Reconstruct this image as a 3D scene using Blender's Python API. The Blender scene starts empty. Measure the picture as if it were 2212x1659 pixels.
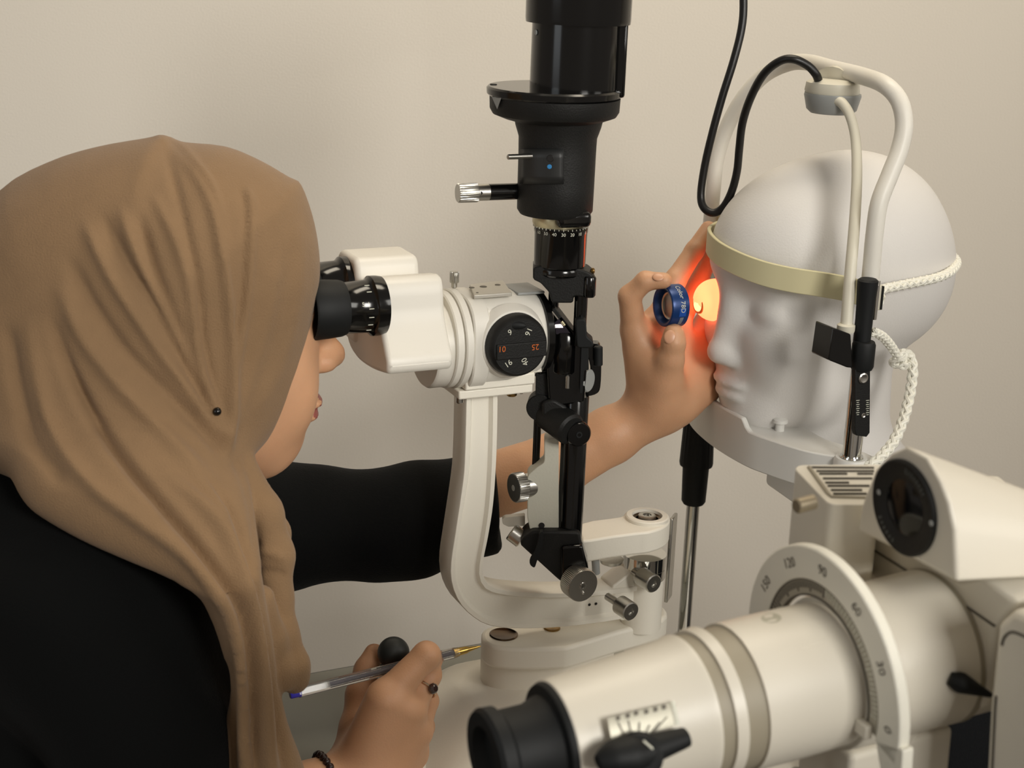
import bpy, bmesh, math, random
import numpy as np
import openvdb
from mathutils import Vector, Matrix

random.seed(4)
sc = bpy.context.scene
COL = sc.collection

# ------------------------------------------------------------------ camera
F_PX = 3300.0
CAM = np.array([0.0, 0.0, 1.45])
PITCH, ROLL = math.radians(17.0), math.radians(2.0)
def rot_x(a):
    c, s = math.cos(a), math.sin(a); return np.array([[1, 0, 0], [0, c, -s], [0, s, c]])
def rot_z(a):
    c, s = math.cos(a), math.sin(a); return np.array([[c, -s, 0], [s, c, 0], [0, 0, 1]])
CM = rot_x(math.pi / 2 - PITCH) @ rot_z(ROLL)
cam = bpy.data.cameras.new('camera')
cam.sensor_width = 36.0
cam.lens = 36.0 * F_PX / 2212.0
cam.clip_start = 0.02
cam.dof.use_dof = True
cam.dof.focus_distance = 1.17
cam.dof.aperture_fstop = 13.0
cam_o = bpy.data.objects.new('camera', cam)
COL.objects.link(cam_o)
cam_o.matrix_world = Matrix.Translation(CAM) @ Matrix([list(r) for r in CM]).to_4x4()
sc.camera = cam_o

# ------------------------------------------------------------------ world, lamps, exposure
sc.view_settings.view_transform = 'Standard'
sc.view_settings.look = 'None'
sc.view_settings.gamma = 1.0
sc.view_settings.use_curve_mapping = False
sc.view_settings.exposure = 0.0
world = bpy.data.worlds.new('room_ambient'); sc.world = world
world.use_nodes = True
bg = world.node_tree.nodes['Background']
bg.inputs['Color'].default_value = (1.0, 0.87, 0.74, 1)
bg.inputs['Strength'].default_value = 0.235
def area_lamp(name, loc, target, size, power, col):
    l = bpy.data.lights.new(name, 'AREA'); l.shape = 'RECTANGLE'
    l.size, l.size_y = size; l.energy = power; l.color = col
    o = bpy.data.objects.new(name, l); COL.objects.link(o)
    o.location = loc
    o.rotation_euler = (Vector(target) - Vector(loc)).to_track_quat('-Z', 'Y').to_euler()
    return o
area_lamp('ceiling_lamp_warm', (0.20, 1.25, 2.5), (0.20, 1.60, 1.0), (0.8, 0.4), 9.5, (1.0, 0.89, 0.71))
area_lamp('room_lamp_right', (1.7, 0.30, 1.85), (0.1, 1.1, 1.1), (0.6, 0.6), 7.0, (1.0, 0.965, 0.89))
area_lamp('room_lamp_front', (1.0, -0.8, 1.95), (-0.22, 1.1, 1.28), (0.6, 0.6), 4.2, (1.0, 0.97, 0.91)).data.spread = math.radians(64)
area_lamp('cool_fill_left', (-2.0, -0.6, 1.7), (0.1, 1.2, 1.05), (0.9, 1.2), 6.0, (0.90, 0.96, 1.0))  # unseen cool area light, added as fill from the left

# ------------------------------------------------------------------ pixel geometry
def ray(px, py):
    return CM @ np.array([(px - 1106.0) / F_PX, -(py - 829.5) / F_PX, -1.0])
def P(px, py, y):
    d = ray(px, py); return CAM + d * (y / d[1])
class Frame:
    def __init__(s, o, yaw):
        s.o = np.array(o, float); s.R = rot_z(math.radians(yaw))
    def w(s, l): return s.o + s.R @ np.asarray(l, float)
    def v(s, l): return s.R @ np.asarray(l, float)
    def loc(s, p): return s.R.T @ (np.asarray(p) - s.o)
    def plane(s, px, py, ax, v):
        o = s.loc(CAM); d = s.R.T @ ray(px, py); return o + d * ((v - o[ax]) / d[ax])
    def side(s, px, py, Y): return s.plane(px, py, 1, Y)
    def top(s, px, py, Z): return s.plane(px, py, 2, Z)
    def front(s, px, py, X): return s.plane(px, py, 0, X)
    def ws(s, px, py, Y): return s.w(s.side(px, py, Y))
    def wt(s, px, py, Z): return s.w(s.top(px, py, Z))
    def wf(s, px, py, X): return s.w(s.front(px, py, X))
HUB = P(1398, 1113, 1.17)
S = Frame([HUB[0], HUB[1], 0.0], 25.0)          # slit lamp: X towards the patient, Y away from the camera
I = Frame([HUB[0], HUB[1], 0.0], 36.0)          # illumination arm, swung about the same hub
UP = np.array([0, 0, 1.0])

# ------------------------------------------------------------------ materials
def lin(c):
    return tuple(((x / 255.0) / 12.92 if x / 255.0 <= 0.04045 else ((x / 255.0 + 0.055) / 1.055) ** 2.4) for x in c) + (1.0,)
MATS = {}
def mat(name, rgb, rough=0.5, metal=0.0, bump=0.0, bscale=300.0, var=0.0, vscale=8.0, coat=0.0, spec=0.5, sss=0.0,
        sss_rgb=(1.0, 0.35, 0.2), sss_scale=0.01, sheen=0.0):
    m = bpy.data.materials.new(name); m.use_nodes = True
    nt = m.node_tree; b = nt.nodes['Principled BSDF']
    b.inputs['Base Color'].default_value = lin(rgb)
    b.inputs['Roughness'].default_value = rough
    b.inputs['Metallic'].default_value = metal
    b.inputs['Specular IOR Level'].default_value = spec
    if coat: b.inputs['Coat Weight'].default_value = coat; b.inputs['Coat Roughness'].default_value = 0.15
    if sss:
        b.inputs['Subsurface Weight'].default_value = sss
        b.inputs['Subsurface Radius'].default_value = sss_rgb
        b.inputs['Subsurface Scale'].default_value = sss_scale
    if sheen:
        b.inputs['Sheen Weight'].default_value = sheen; b.inputs['Sheen Roughness'].default_value = 0.5
    tc = nt.nodes.new('ShaderNodeTexCoord')
    if bump:
        n = nt.nodes.new('ShaderNodeTexNoise'); n.inputs['Scale'].default_value = bscale; n.inputs['Detail'].default_value = 3
        bp = nt.nodes.new('ShaderNodeBump'); bp.inputs['Strength'].default_value = bump; bp.inputs['Distance'].default_value = 0.002
        nt.links.new(tc.outputs['Object'], n.inputs['Vector'])
        nt.links.new(n.outputs['Fac'], bp.inputs['Height']); nt.links.new(bp.outputs['Normal'], b.inputs['Normal'])
    if var:
        n = nt.nodes.new('ShaderNodeTexNoise'); n.inputs['Scale'].default_value = vscale; n.inputs['Detail'].default_value = 4
        mx = nt.nodes.new('ShaderNodeMix'); mx.data_type = 'RGBA'
        a = [max(0, c * (1 - var)) for c in rgb]; z = [min(255, c * (1 + var)) for c in rgb]
        mx.inputs['A'].default_value = lin(a); mx.inputs['B'].default_value = lin(z)
        nt.links.new(tc.outputs['Object'], n.inputs['Vector'])
        nt.links.new(n.outputs['Fac'], mx.inputs['Factor']); nt.links.new(mx.outputs['Result'], b.inputs['Base Color'])
    MATS[name] = m
    return m
CREAM = mat('cream_enamel', (236, 231, 218), 0.38, bump=0.04, bscale=500, var=0.02)
WHITE = mat('white_enamel', (226, 222, 212), 0.42, bump=0.03, bscale=500)
IVORY = mat('ivory_plastic', (212, 207, 190), 0.45, var=0.02)
BLACK = mat('black_gloss', (8, 8, 8), 0.14, spec=0.5)
BLACKM = mat('black_matte', (17, 17, 16), 0.55, bump=0.15, bscale=900, spec=0.35)
RUBBER = mat('black_rubber', (17, 19, 20), 0.6, spec=0.3)
DGREY = mat('dark_grey_panel', (30, 31, 31), 0.45)
CHROME = mat('chrome', (214, 214, 210), 0.08, 1.0)
STEEL = mat('brushed_steel', (190, 188, 182), 0.28, 1.0)
BRASS = mat('old_brass', (150, 120, 70), 0.3, 1.0)
HOLE = mat('dark_hole', (12, 9, 7), 0.6)
ORANGE = mat('orange_print', (196, 96, 32), 0.6)
PRINTW = mat('white_print', (205, 205, 190), 0.6)
PRINTD = mat('grey_print', (90, 84, 74), 0.6)
GREYP = mat('grey_plastic', (148, 150, 148), 0.4)

# ------------------------------------------------------------------ object plumbing
def thing(name, label, cat, loc=(0, 0, 0), group=None):
    o = bpy.data.objects.new(name, None); COL.objects.link(o)
    o.empty_display_size = 0.05
    o.location = Vector(loc); o['label'] = label; o['category'] = cat
    if group: o['group'] = group
    return o
def root_of(o):
    while o.parent: o = o.parent
    return o
def mk(name, vf, m, parent=None, bevel=0.0, seg=2, smooth=True, ang=38, label=None, recalc=True):
    v, f = vf[0], vf[1]
    off = np.array(root_of(parent).location) if parent else np.zeros(3)
    v = np.asarray(v, float).reshape(-1, 3) - off
    me = bpy.data.meshes.new(name)
    me.from_pydata([tuple(x) for x in v], [], [tuple(int(i) for i in q) for q in f])
    if recalc:
        bm = bmesh.new(); bm.from_mesh(me)
        bmesh.ops.remove_doubles(bm, verts=bm.verts, dist=1e-6)
        bmesh.ops.recalc_face_normals(bm, faces=bm.faces)
        bm.to_mesh(me); bm.free()
    if smooth:
        me.polygons.foreach_set('use_smooth', [True] * len(me.polygons))
        me.set_sharp_from_angle(angle=math.radians(ang))
    for mm in (m if isinstance(m, (list, tuple)) else [m]): me.materials.append(mm)
    o = bpy.data.objects.new(name, me); COL.objects.link(o)
    if parent: o.parent = parent
    if bevel:
        b = o.modifiers.new('bevel', 'BEVEL'); b.width = bevel; b.segments = seg; b.limit_method = 'ANGLE'
        b.angle_limit = math.radians(32)
        me.set_sharp_from_angle(angle=math.radians(60))
    if label: o['label'] = label
    return o
def tag(o, label, cat, group=None):
    o['label'] = label; o['category'] = cat
    if group: o['group'] = group
    return o
def structure(o):
    o['kind'] = 'structure'; return o

# ------------------------------------------------------------------ shapes (world metres)
def nrm(a):
    a = np.asarray(a, float); return a / np.linalg.norm(a)
def basis(ax):
    ax = nrm(ax); h = UP if abs(ax[2]) < 0.9 else np.array([1.0, 0, 0])
    u = nrm(np.cross(h, ax)); return ax, u, np.cross(ax, u)
def join(*parts):
    V, Fc, n = [], [], 0
    for v, f in parts:
        V += [np.asarray(x, float) for x in v]; Fc += [tuple(i + n for i in q) for q in f]; n += len(v)
    return V, Fc
def lathe(o, ax, prof, n=40, teeth=0, depth=0.0, trange=None):
    """surface of revolution: prof is a list of (distance along ax, radius)"""
    ax, u, w = basis(ax); o = np.asarray(o, float)
    V, Fc = [], []
    N = n if not teeth else teeth * 4
    for t, r in prof:
        for k in range(N):
            a = 2 * math.pi * k / N
            rr = r
            if teeth and (trange is None or trange[0] <= t <= trange[1]) and (k % 4) in (0, 1): rr = r - depth
            V.append(o + ax * t + (u * math.cos(a) + w * math.sin(a)) * rr)
    m = len(prof)
    for i in range(m - 1):
        for k in range(N):
            a, b = i * N + k, i * N + (k + 1) % N
            Fc.append((a, b, b + N, a + N))
    for i in (0, m - 1):
        if prof[i][1] > 1e-5: Fc.append(tuple(range(i * N, i * N + N)))
    return V, Fc
def cyl(o, ax, L, r, ch=0.0008, n=36, **k):
    ch = min(ch, r * 0.4, L * 0.4)
    return lathe(o, ax, [(0, r - ch), (ch, r), (L - ch, r), (L, r - ch)], n, **k)
def cyl2(a, b, r, ch=0.0008, n=28):
    a = np.asarray(a, float); b = np.asarray(b, float); return cyl(a, b - a, np.linalg.norm(b - a), r, ch, n)
def spline(pts, n=8, closed=False):
    p = [np.asarray(x, float) for x in pts]; out = []; m = len(p)
    for i in range(m if closed else m - 1):
        if closed: a, b, c, d = p[i - 1], p[i], p[(i + 1) % m], p[(i + 2) % m]
        else: a, b, c, d = p[max(i - 1, 0)], p[i], p[i + 1], p[min(i + 2, m - 1)]
        for k in range(n):
            t = k / n
            out.append(0.5 * ((2 * b) + (c - a) * t + (2 * a - 5 * b + 4 * c - d) * t * t + (3 * b - a - 3 * c + d) * t ** 3))
    if not closed: out.append(p[-1])
    return out
def tube(path, r, n=14, cap=True, lobes=0, lob=0.0, twist=0.0, flat=1.0):
    path = [np.asarray(x, float) for x in path]; m = len(path)
    rr = [r] * m if np.isscalar(r) else list(np.interp(np.linspace(0, 1, m), np.linspace(0, 1, len(r)), r))
    tg = [nrm(path[min(i + 1, m - 1)] - path[max(i - 1, 0)]) for i in range(m)]
    _, u, w = basis(tg[0]); V, Fc = [], []; s = 0.0
    for i in range(m):
        if i:
            u = nrm(u - tg[i] * np.dot(u, tg[i])); w = np.cross(tg[i], u); s += np.linalg.norm(path[i] - path[i - 1])
        for k in range(n):
            a = 2 * math.pi * k / n
            q = rr[i] * (1 + (lob * math.cos(lobes * a + twist * s) if lobes else 0))
            V.append(path[i] + u * math.cos(a) * q + w * math.sin(a) * q * flat)
    for i in range(m - 1):
        for k in range(n):
            a, b = i * n + k, i * n + (k + 1) % n
            Fc.append((a, b, b + n, a + n))
    if cap:
        Fc.append(tuple(range(n))); Fc.append(tuple(range((m - 1) * n, m * n)))
    return V, Fc
def prism(pts, vec):
    p = [np.asarray(x, float) for x in pts]; n = len(p); vec = np.asarray(vec, float)
    V = p + [x + vec for x in p]
    Fc = [tuple(range(n)), tuple(range(n, 2 * n))] + [(i, (i + 1) % n, n + (i + 1) % n, n + i) for i in range(n)]
    return V, Fc
def loft(a, b):
    n = len(a); V = [np.asarray(x, float) for x in a] + [np.asarray(x, float) for x in b]
    Fc = [tuple(range(n)), tuple(range(n, 2 * n))] + [(i, (i + 1) % n, n + (i + 1) % n, n + i) for i in range(n)]
    return V, Fc
def boxw(c, ex, ey, ez, s):
    """box: centre, three axes, full sizes"""
    c = np.asarray(c, float); V = []
    for i in (-1, 1):
        for j in (-1, 1):
            for k in (-1, 1):
                V.append(c + np.asarray(ex) * i * s[0] / 2 + np.asarray(ey) * j * s[1] / 2 + np.asarray(ez) * k * s[2] / 2)
    return V, [(0, 1, 3, 2), (4, 5, 7, 6), (0, 1, 5, 4), (2, 3, 7, 6), (0, 2, 6, 4), (1, 3, 7, 5)]
def boxf(fr, c, s):
    return boxw(fr.w(c), fr.R[:, 0], fr.R[:, 1], UP, s)
def sphere(c, r, n=24, m=14, sc3=(1, 1, 1)):
    V, Fc = [], []; c = np.asarray(c, float)
    for i in range(m + 1):
        th = math.pi * i / m
        for k in range(n):
            a = 2 * math.pi * k / n
            V.append(c + r * np.array([math.sin(th) * math.cos(a) * sc3[0], math.sin(th) * math.sin(a) * sc3[1], math.cos(th) * sc3[2]]))
    for i in range(m):
        for k in range(n):
            a, b = i * n + k, i * n + (k + 1) % n
            Fc.append((a, b, b + n, a + n))
    return V, Fc
def vlathe(rows, y, n=44, **k):
    """upright turned piece from rows of (left px, right px, row px) seen at world depth y"""
    cx, pr = [], []
    for L, R, py in rows:
        a, b = P(L, py, y), P(R, py, y)
        cx.append((a[0] + b[0]) / 2); pr.append(((a[2] + b[2]) / 2, abs(b[0] - a[0]) / 2))
    x = float(np.mean(cx))
    return lathe([x, y, 0], UP, [(z, r) for z, r in pr], n, **k)
def rounded(pts, r, n=4):
    p = [np.asarray(x, float) for x in pts]; out = []; m = len(p)
    rs = [r] * m if np.isscalar(r) else r
    for i in range(m):
        a, b, c = p[i - 1], p[i], p[(i + 1) % m]
        la, lc = np.linalg.norm(a - b), np.linalg.norm(c - b)
        q = min(rs[i], la * 0.48, lc * 0.48)
        s, e = b + (a - b) / la * q, b + (c - b) / lc * q
        for k in range(n + 1):
            t = k / n; out.append((1 - t) ** 2 * s + 2 * t * (1 - t) * b + t * t * e)
    return out
def text(s, size, c, ex, ey, lift=0.0003, wrap=None):
    """flat lettering as a mesh centred on c; ex reading direction, ey up"""
    cu = bpy.data.curves.new('t', 'FONT'); cu.body = s; cu.size = size; cu.align_x = 'CENTER'; cu.align_y = 'CENTER'
    cu.resolution_u = 3
    o = bpy.data.objects.new('t', cu)
    me = bpy.data.meshes.new_from_object(o)
    v = np.array([x.co[:] for x in me.vertices]).reshape(-1, 3); f = [tuple(p.vertices) for p in me.polygons]
    bpy.data.objects.remove(o); bpy.data.curves.remove(cu); bpy.data.meshes.remove(me)
    ex, ey = nrm(ex), nrm(ey); ez = np.cross(ex, ey); c = np.asarray(c, float)
    if wrap is not None: V = [wrap(x[0], x[1]) for x in v]
    else: V = [c + ex * x[0] + ey * x[1] + ez * lift for x in v]
    return V, f

# ------------------------------------------------------------------ implicit surfaces
def field_mesh(fn, lo, hi, vox):
    lo = np.asarray(lo, float); hi = np.asarray(hi, float)
    n = np.ceil((hi - lo) / vox).astype(int) + 1
    ax = [lo[i] + vox * np.arange(n[i]) for i in range(3)]
    X, Y, Z = np.meshgrid(*[a.astype(np.float32) for a in ax], indexing='ij', sparse=True)
    d = np.asarray(fn(X, Y, Z), dtype=np.float32)
    d = np.broadcast_to(d, tuple(n)).copy()
    big = float(np.abs(d).max())
    for s in (np.s_[0], np.s_[-1]): d[s] = np.maximum(d[s], vox); d[:, s] = np.maximum(d[:, s], vox); d[:, :, s] = np.maximum(d[:, :, s], vox)
    g = openvdb.FloatGrid(big); g.copyFromArray(d)
    g.transform = openvdb.createLinearTransform(voxelSize=vox)
    pts, quads = g.convertToQuads(isovalue=0.0)
    return np.asarray(pts, float) + lo, np.asarray(quads, int)
def smin(a, b, k):
    h = np.clip(0.5 + 0.5 * (b - a) / k, 0, 1); return b + (a - b) * h - k * h * (1 - h)
def smax(a, b, k): return -smin(-a, -b, k)
def cone(X, Y, Z, a, b, ra, rb):
    a = np.asarray(a, float); d = np.asarray(b, float) - a; L = float(d @ d) + 1e-12
    t = np.clip(((X - a[0]) * d[0] + (Y - a[1]) * d[1] + (Z - a[2]) * d[2]) / L, 0, 1)
    return np.sqrt((X - a[0] - t * d[0]) ** 2 + (Y - a[1] - t * d[1]) ** 2 + (Z - a[2] - t * d[2]) ** 2) - (ra + (rb - ra) * t)
def ell(X, Y, Z, c, r):
    q = np.sqrt(((X - c[0]) / r[0]) ** 2 + ((Y - c[1]) / r[1]) ** 2 + ((Z - c[2]) / r[2]) ** 2)
    q2 = np.sqrt(((X - c[0]) / r[0] ** 2) ** 2 + ((Y - c[1]) / r[1] ** 2) ** 2 + ((Z - c[2]) / r[2] ** 2) ** 2) + 1e-9
    return q * (q - 1) / q2
def chain(X, Y, Z, d, pts, rad, k):
    for i in range(len(pts) - 1):
        c = cone(X, Y, Z, pts[i], pts[i + 1], rad[i], rad[i + 1])
        d = c if d is None else smin(d, c, k)
    return d
def vnormals(v, f):
    n = np.zeros_like(v); a, b, c, d = (v[f[:, i]] for i in range(4))
    fn = np.cross(c - a, d - b)
    for i in range(4): np.add.at(n, f[:, i], fn)
    return n / (np.linalg.norm(n, axis=1, keepdims=True) + 1e-12)
def poly_dist(u, v, poly):
    """signed distance to a closed 2-D outline, positive inside"""
    p = np.asarray(poly, float); d = np.full(np.broadcast(u, v).shape, 1e9); ins = np.zeros(d.shape, bool)
    for i in range(len(p)):
        a, b = p[i - 1], p[i]; e = b - a
        t = np.clip(((u - a[0]) * e[0] + (v - a[1]) * e[1]) / (e @ e + 1e-15), 0, 1)
        d = np.minimum(d, (u - a[0] - t * e[0]) ** 2 + (v - a[1] - t * e[1]) ** 2)
        c = ((a[1] > v) != (b[1] > v)) & (u < (b[0] - a[0]) * (v - a[1]) / (b[1] - a[1] + 1e-15) + a[0])
        ins ^= c
    return np.where(ins, 1, -1) * np.sqrt(d)

# ------------------------------------------------------------------ the room
WALL = mat('painted_plaster', (232, 225, 213), 0.85, bump=0.12, bscale=420, var=0.012, vscale=3)
FLOOR = mat('grey_vinyl', (120, 116, 110), 0.6, var=0.05)
structure(mk('wall_back', boxw([0, 1.80, 1.35], [1, 0, 0], [0, 1, 0], UP, (6, 0.1, 2.7)), WALL, smooth=False))
structure(mk('floor', boxw([0, 0.1, -0.05], [1, 0, 0], [0, 1, 0], UP, (6, 3.4, 0.1)), FLOOR, smooth=False))
# ------------------------------------------------------------------ table
TABLE_Z = 0.80
TBL = mat('table_laminate', (128, 128, 120), 0.5, var=0.02)
e0 = S.top(660, 1455, TABLE_Z); e1 = S.top(1035, 1390, TABLE_Z)
TYF = (e0[1] + e1[1]) / 2
table = thing('instrument_table', 'pale grey instrument table under the slit lamp base', 'table', S.w([-0.12, 0.0, 0.0]))
tp = rounded([S.w([-0.37, TYF, TABLE_Z - 0.03]), S.w([0.05, TYF, TABLE_Z - 0.03]), S.w([0.05, TYF - 0.50, TABLE_Z - 0.03]), S.w([-0.37, TYF - 0.50, TABLE_Z - 0.03])], 0.03)
mk('table_top', prism(tp, [0, 0, 0.03]), TBL, table, bevel=0.002)
mk('edge_trim', tube([S.w([-0.35, TYF + 0.001, TABLE_Z - 0.004]), S.w([0.02, TYF + 0.001, TABLE_Z - 0.004])], 0.0028, 8), BLACKM, table)
tc0 = S.w([-0.12, 0.0, 0])
mk('column', lathe(tc0 + [0, 0, 0.03], UP, [(0, 0.06), (0.02, 0.045), (TABLE_Z - 0.10, 0.04), (TABLE_Z - 0.06, 0.07)]), WHITE, table)
mk('foot', prism(rounded([S.w([-0.26, -0.11, 0]), S.w([0.04, -0.11, 0]), S.w([0.04, 0.11, 0]), S.w([-0.26, 0.11, 0])], 0.05), [0, 0, 0.035]), WHITE, table, bevel=0.006)

# ------------------------------------------------------------------ slit lamp microscope
sl = thing('slit_lamp', 'white and black slit lamp microscope with tall black illumination tower', 'slit lamp', S.w([-0.10, 0, TABLE_Z]))
EX, EY = S.R[:, 0], S.R[:, 1]
ZC = S.side(1080, 722, 0)[2]
def sx(px, py, Y=0.0): return S.side(px, py, Y)[0]

# C-shaped microscope arm
outer = [(1007, 846), (1006, 900), (1004, 975), (1000, 1037), (984, 1145), (973, 1222), (977, 1267), (995, 1306), (1024, 1334), (1056, 1351), (1110, 1358), (1200, 1356), (1300, 1345), (1380, 1331)]
inner = [(1380, 1266), (1300, 1276), (1200, 1281), (1110, 1277), (1066, 1268), (1048, 1252), (1043, 1222), (1055, 1160), (1066, 1090), (1072, 1010), (1075, 930), (1076, 846)]
AY0, AY1 = -0.012, 0.012
def resample(pts, n):
    p = np.array(pts, float); d = np.r_[0, np.cumsum(np.linalg.norm(np.diff(p, axis=0), axis=1))]
    t = np.linspace(0, d[-1], n); return [np.array([np.interp(q, d, p[:, i]) for i in range(p.shape[1])]) for q in t]
NA = 44
oo = resample([S.ws(a, b, AY0) for a, b in spline(outer, 5)], NA)
ii = resample([S.ws(a, b, AY0) for a, b in spline(inner[::-1], 5)], NA)
V, Fc = [], []
for o_, i_ in zip(oo, ii):
    w_ = np.linalg.norm(i_ - o_); rim = min(0.0040 / w_, 0.3)
    for t, dp in ((0.02, 0.0), (rim, 0.0), (rim + 0.0022 / w_, 0.0036), (1 - rim - 0.0022 / w_, 0.0036), (1 - rim, 0.0), (0.98, 0.0), (1.0, 0.0008), (1.0, AY1 - AY0 - 0.0008), (0.98, AY1 - AY0), (0.02, AY1 - AY0), (0.0, AY1 - AY0 - 0.0008), (0.0, 0.0008)):
        V.append(o_ + (i_ - o_) * t + EY * dp)
M_ = 12
for i in range(NA - 1):
    for k in range(M_):
        a_, b_ = i * M_ + k, i * M_ + (k + 1) % M_; Fc.append((a_, b_, b_ + M_, a_ + M_))
Fc += [tuple(range(M_)), tuple(range((NA - 1) * M_, NA * M_))]
mk('microscope_arm', (V, Fc), CREAM, sl, ang=50)
for px, py in ((1273, 1306), (1287, 1304)):
    mk('bolt_hole', cyl(S.ws(px, py, AY0 + 0.0035), -EY, 0.0006, 0.0012, n=14), HOLE, sl)
# plates between arm and microscope
za = S.side(1080, 846, -0.012)[2]
x0, x1 = sx(992, 840, -0.022), sx(1152, 828, -0.022)
mk('mounting_plate', boxf(S, [(x0 + x1) / 2, 0, za + 0.0035], (x1 - x0, 0.044, 0.007)), CREAM, sl, bevel=0.0012)
mk('mounting_plate', boxf(S, [(x0 + x1) / 2 + 0.002, 0, za + 0.012], (x1 - x0 - 0.004, 0.050, 0.009)), CREAM, sl, bevel=0.0012)
mk('mounting_plate', boxf(S, [sx(1150, 795), 0, za + 0.0205], (0.030, 0.046, 0.010)), CREAM, sl, bevel=0.0012)
mk('screw', cyl(S.w([x0 + 0.004, -0.014, za - 0.005]), UP, 0.006, 0.0028), STEEL, sl)
mk('screw', cyl(S.w([x1 - 0.012, -0.010, za - 0.005]), UP, 0.006, 0.004), BRASS, sl)
mk('screw', cyl(S.w([x1 - 0.004, -0.010, za - 0.004]), UP, 0.005, 0.002), STEEL, sl)

# magnification changer body
XR, XF = sx(985, 725), sx(1150, 702)
def section(hw, hh, n=40, e=3.2):
    return [(hw * math.copysign(abs(math.cos(a)) ** (2 / e), math.cos(a)), hh * math.copysign(abs(math.sin(a)) ** (2 / e), math.sin(a))) for a in [2 * math.pi * k / n for k in range(n)]]
def ringsX(rows, e=3.2, n=40):
    V, Fc = [], []
    for X, hw, hh in rows:
        ee = e if X < rows[-1][0] - 0.030 else 2.0 + (e - 2.0) * max(0.0, (rows[-1][0] - 0.012 - X) / 0.018)
        for a, b in section(hw, hh, n, ee): V.append(S.w([X, a, ZC + b]))
    for i in range(len(rows) - 1):
        for k in range(n):
            a, b = i * n + k, i * n + (k + 1) % n; Fc.append((a, b, b + n, a + n))
    Fc += [tuple(range(n)), tuple(range((len(rows) - 1) * n, len(rows) * n))]
    return V, Fc
bodym = mk('magnification_changer', ringsX([(XR, 0.0345, 0.0345), (XR + 0.001, 0.0355, 0.0355), (XR + 0.012, 0.0355, 0.0355), (XR + 0.014, 0.033, 0.0345), (XF - 0.031, 0.033, 0.0345), (XF - 0.024, 0.033, 0.0345), (XF - 0.018, 0.0332, 0.0345), (XF - 0.012, 0.0334, 0.0343), (XF - 0.006, 0.0334, 0.0338), (XF - 0.001, 0.031, 0.032), (XF, 0.030, 0.031)], e=3.0), WHITE, sl)
mk('lens_rim', lathe(S.w([XF - 0.002, 0, ZC]), EX, [(0, 0.0332), (0.0005, 0.0342), (0.005, 0.0342), (0.0062, 0.033), (0.0062, 0.028), (0.002, 0.027)]), BLACK, sl)
mk('objective_lens', lathe(S.w([XF - 0.001, 0, ZC]), EX, [(0.002, 0.027), (0.004, 0.018), (0.0047, 0.0)]), mat('coated_glass', (26, 20, 34), 0.05, spec=0.8), sl)
for dx, r in ((-0.0065, 0.0372), (-0.0135, 0.0362)):
    mk('collar_ring', lathe(S.w([XR + dx, 0, ZC]), EX, [(0, r - 0.001), (0.001, r), (0.0055, r), (0.0062, r - 0.001)], 56), WHITE, sl)
mk('dark_pinhole', cyl(S.ws(1018, 748, -0.0353), -EY, 0.0004, 0.0010, n=12), HOLE, sl)
# knob
kc = S.ws(1107, 740, -0.033)
mk('knob_boss', lathe(kc, -EY, [(-0.006, 0.0285), (0.0005, 0.0265), (0.003, 0.0250), (0.0035, 0.022)], 48), WHITE, sl)
knob = mk('magnification_knob', lathe(kc - EY * 0.002, -EY, [(0, 0.0228), (0.001, 0.0236), (0.007, 0.0232), (0.010, 0.0222), (0.0115, 0.0205), (0.0115, 0.0)], 56), BLACKM, sl)
kf = kc - EY * 0.0138
UPV = UP
mk('grip_bar', boxw(kf - UP * 0.0022 + EX * 0.001, EX, EY, UP, (0.040, 0.0024, 0.0115)), BLACKM, knob, bevel=0.0006)
mk('index_notch', sphere(kf + UP * 0.0165 - EX * 0.004 + EY * 0.001, 0.0042, sc3=(1.9, 0.5, 0.7)), RUBBER, knob)
def ktxt(s, px, py, rot, m, size=0.0062):
    c = S.ws(px, py, S.loc(kf)[1] - (0.0013 if s in ('10', '25') else 0.0)); r = math.radians(rot)
    ex = EX * math.cos(r) + UP * math.sin(r); ey = -EX * math.sin(r) + UP * math.cos(r)
    mk('numeral', text(s, size, c, ex, ey, 0.0003), m, knob, smooth=False)
ktxt('10', 1084, 755, 0, ORANGE); ktxt('25', 1156, 749, 180, ORANGE)
ktxt('6', 1101, 717, 205, PRINTW); ktxt('16', 1141, 716, -115, PRINTW)
ktxt('16', 1098, 786, 35, PRINTW); ktxt('40', 1134, 781, 115, PRINTW)
# top plate, screw
zt = ZC + 0.0345
tpx = [S.wt(a, b, zt) for a, b in ((1014, 622), (1086, 613), (1106, 640), (1024, 646))]
mk('top_plate', prism(tpx, [0, 0, 0.0028]), mat('satin_aluminium', (196, 192, 182), 0.4, 0.6), sl, bevel=0.0005)
for px, py, r in ((1019, 619, 0.0022), (1044, 617, 0.0028), (1075, 613, 0.0022), (1031, 630, 0.001)):
    mk('screw_hole', cyl(S.wt(px, py + 3, zt + 0.0026), UP, 0.0005, r, n=16), PRINTD, sl)
mk('lid_label', boxf(S, [sx(1130, 625), 0.0, zt - 0.0006], (0.022, 0.030, 0.002)), GREYP, sl, bevel=0.0006)
c = S.wt(981, 622, ZC + 0.036)
mk('thumb_screw', join(cyl(c, UP, 0.006, 0.0022), lathe(c + [0, 0, 0.004], UP, [(0, 0.003), (0.0005, 0.0035), (0.008, 0.0035), (0.0085, 0.003)], teeth=14, depth=0.0006)), STEEL, sl)
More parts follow.
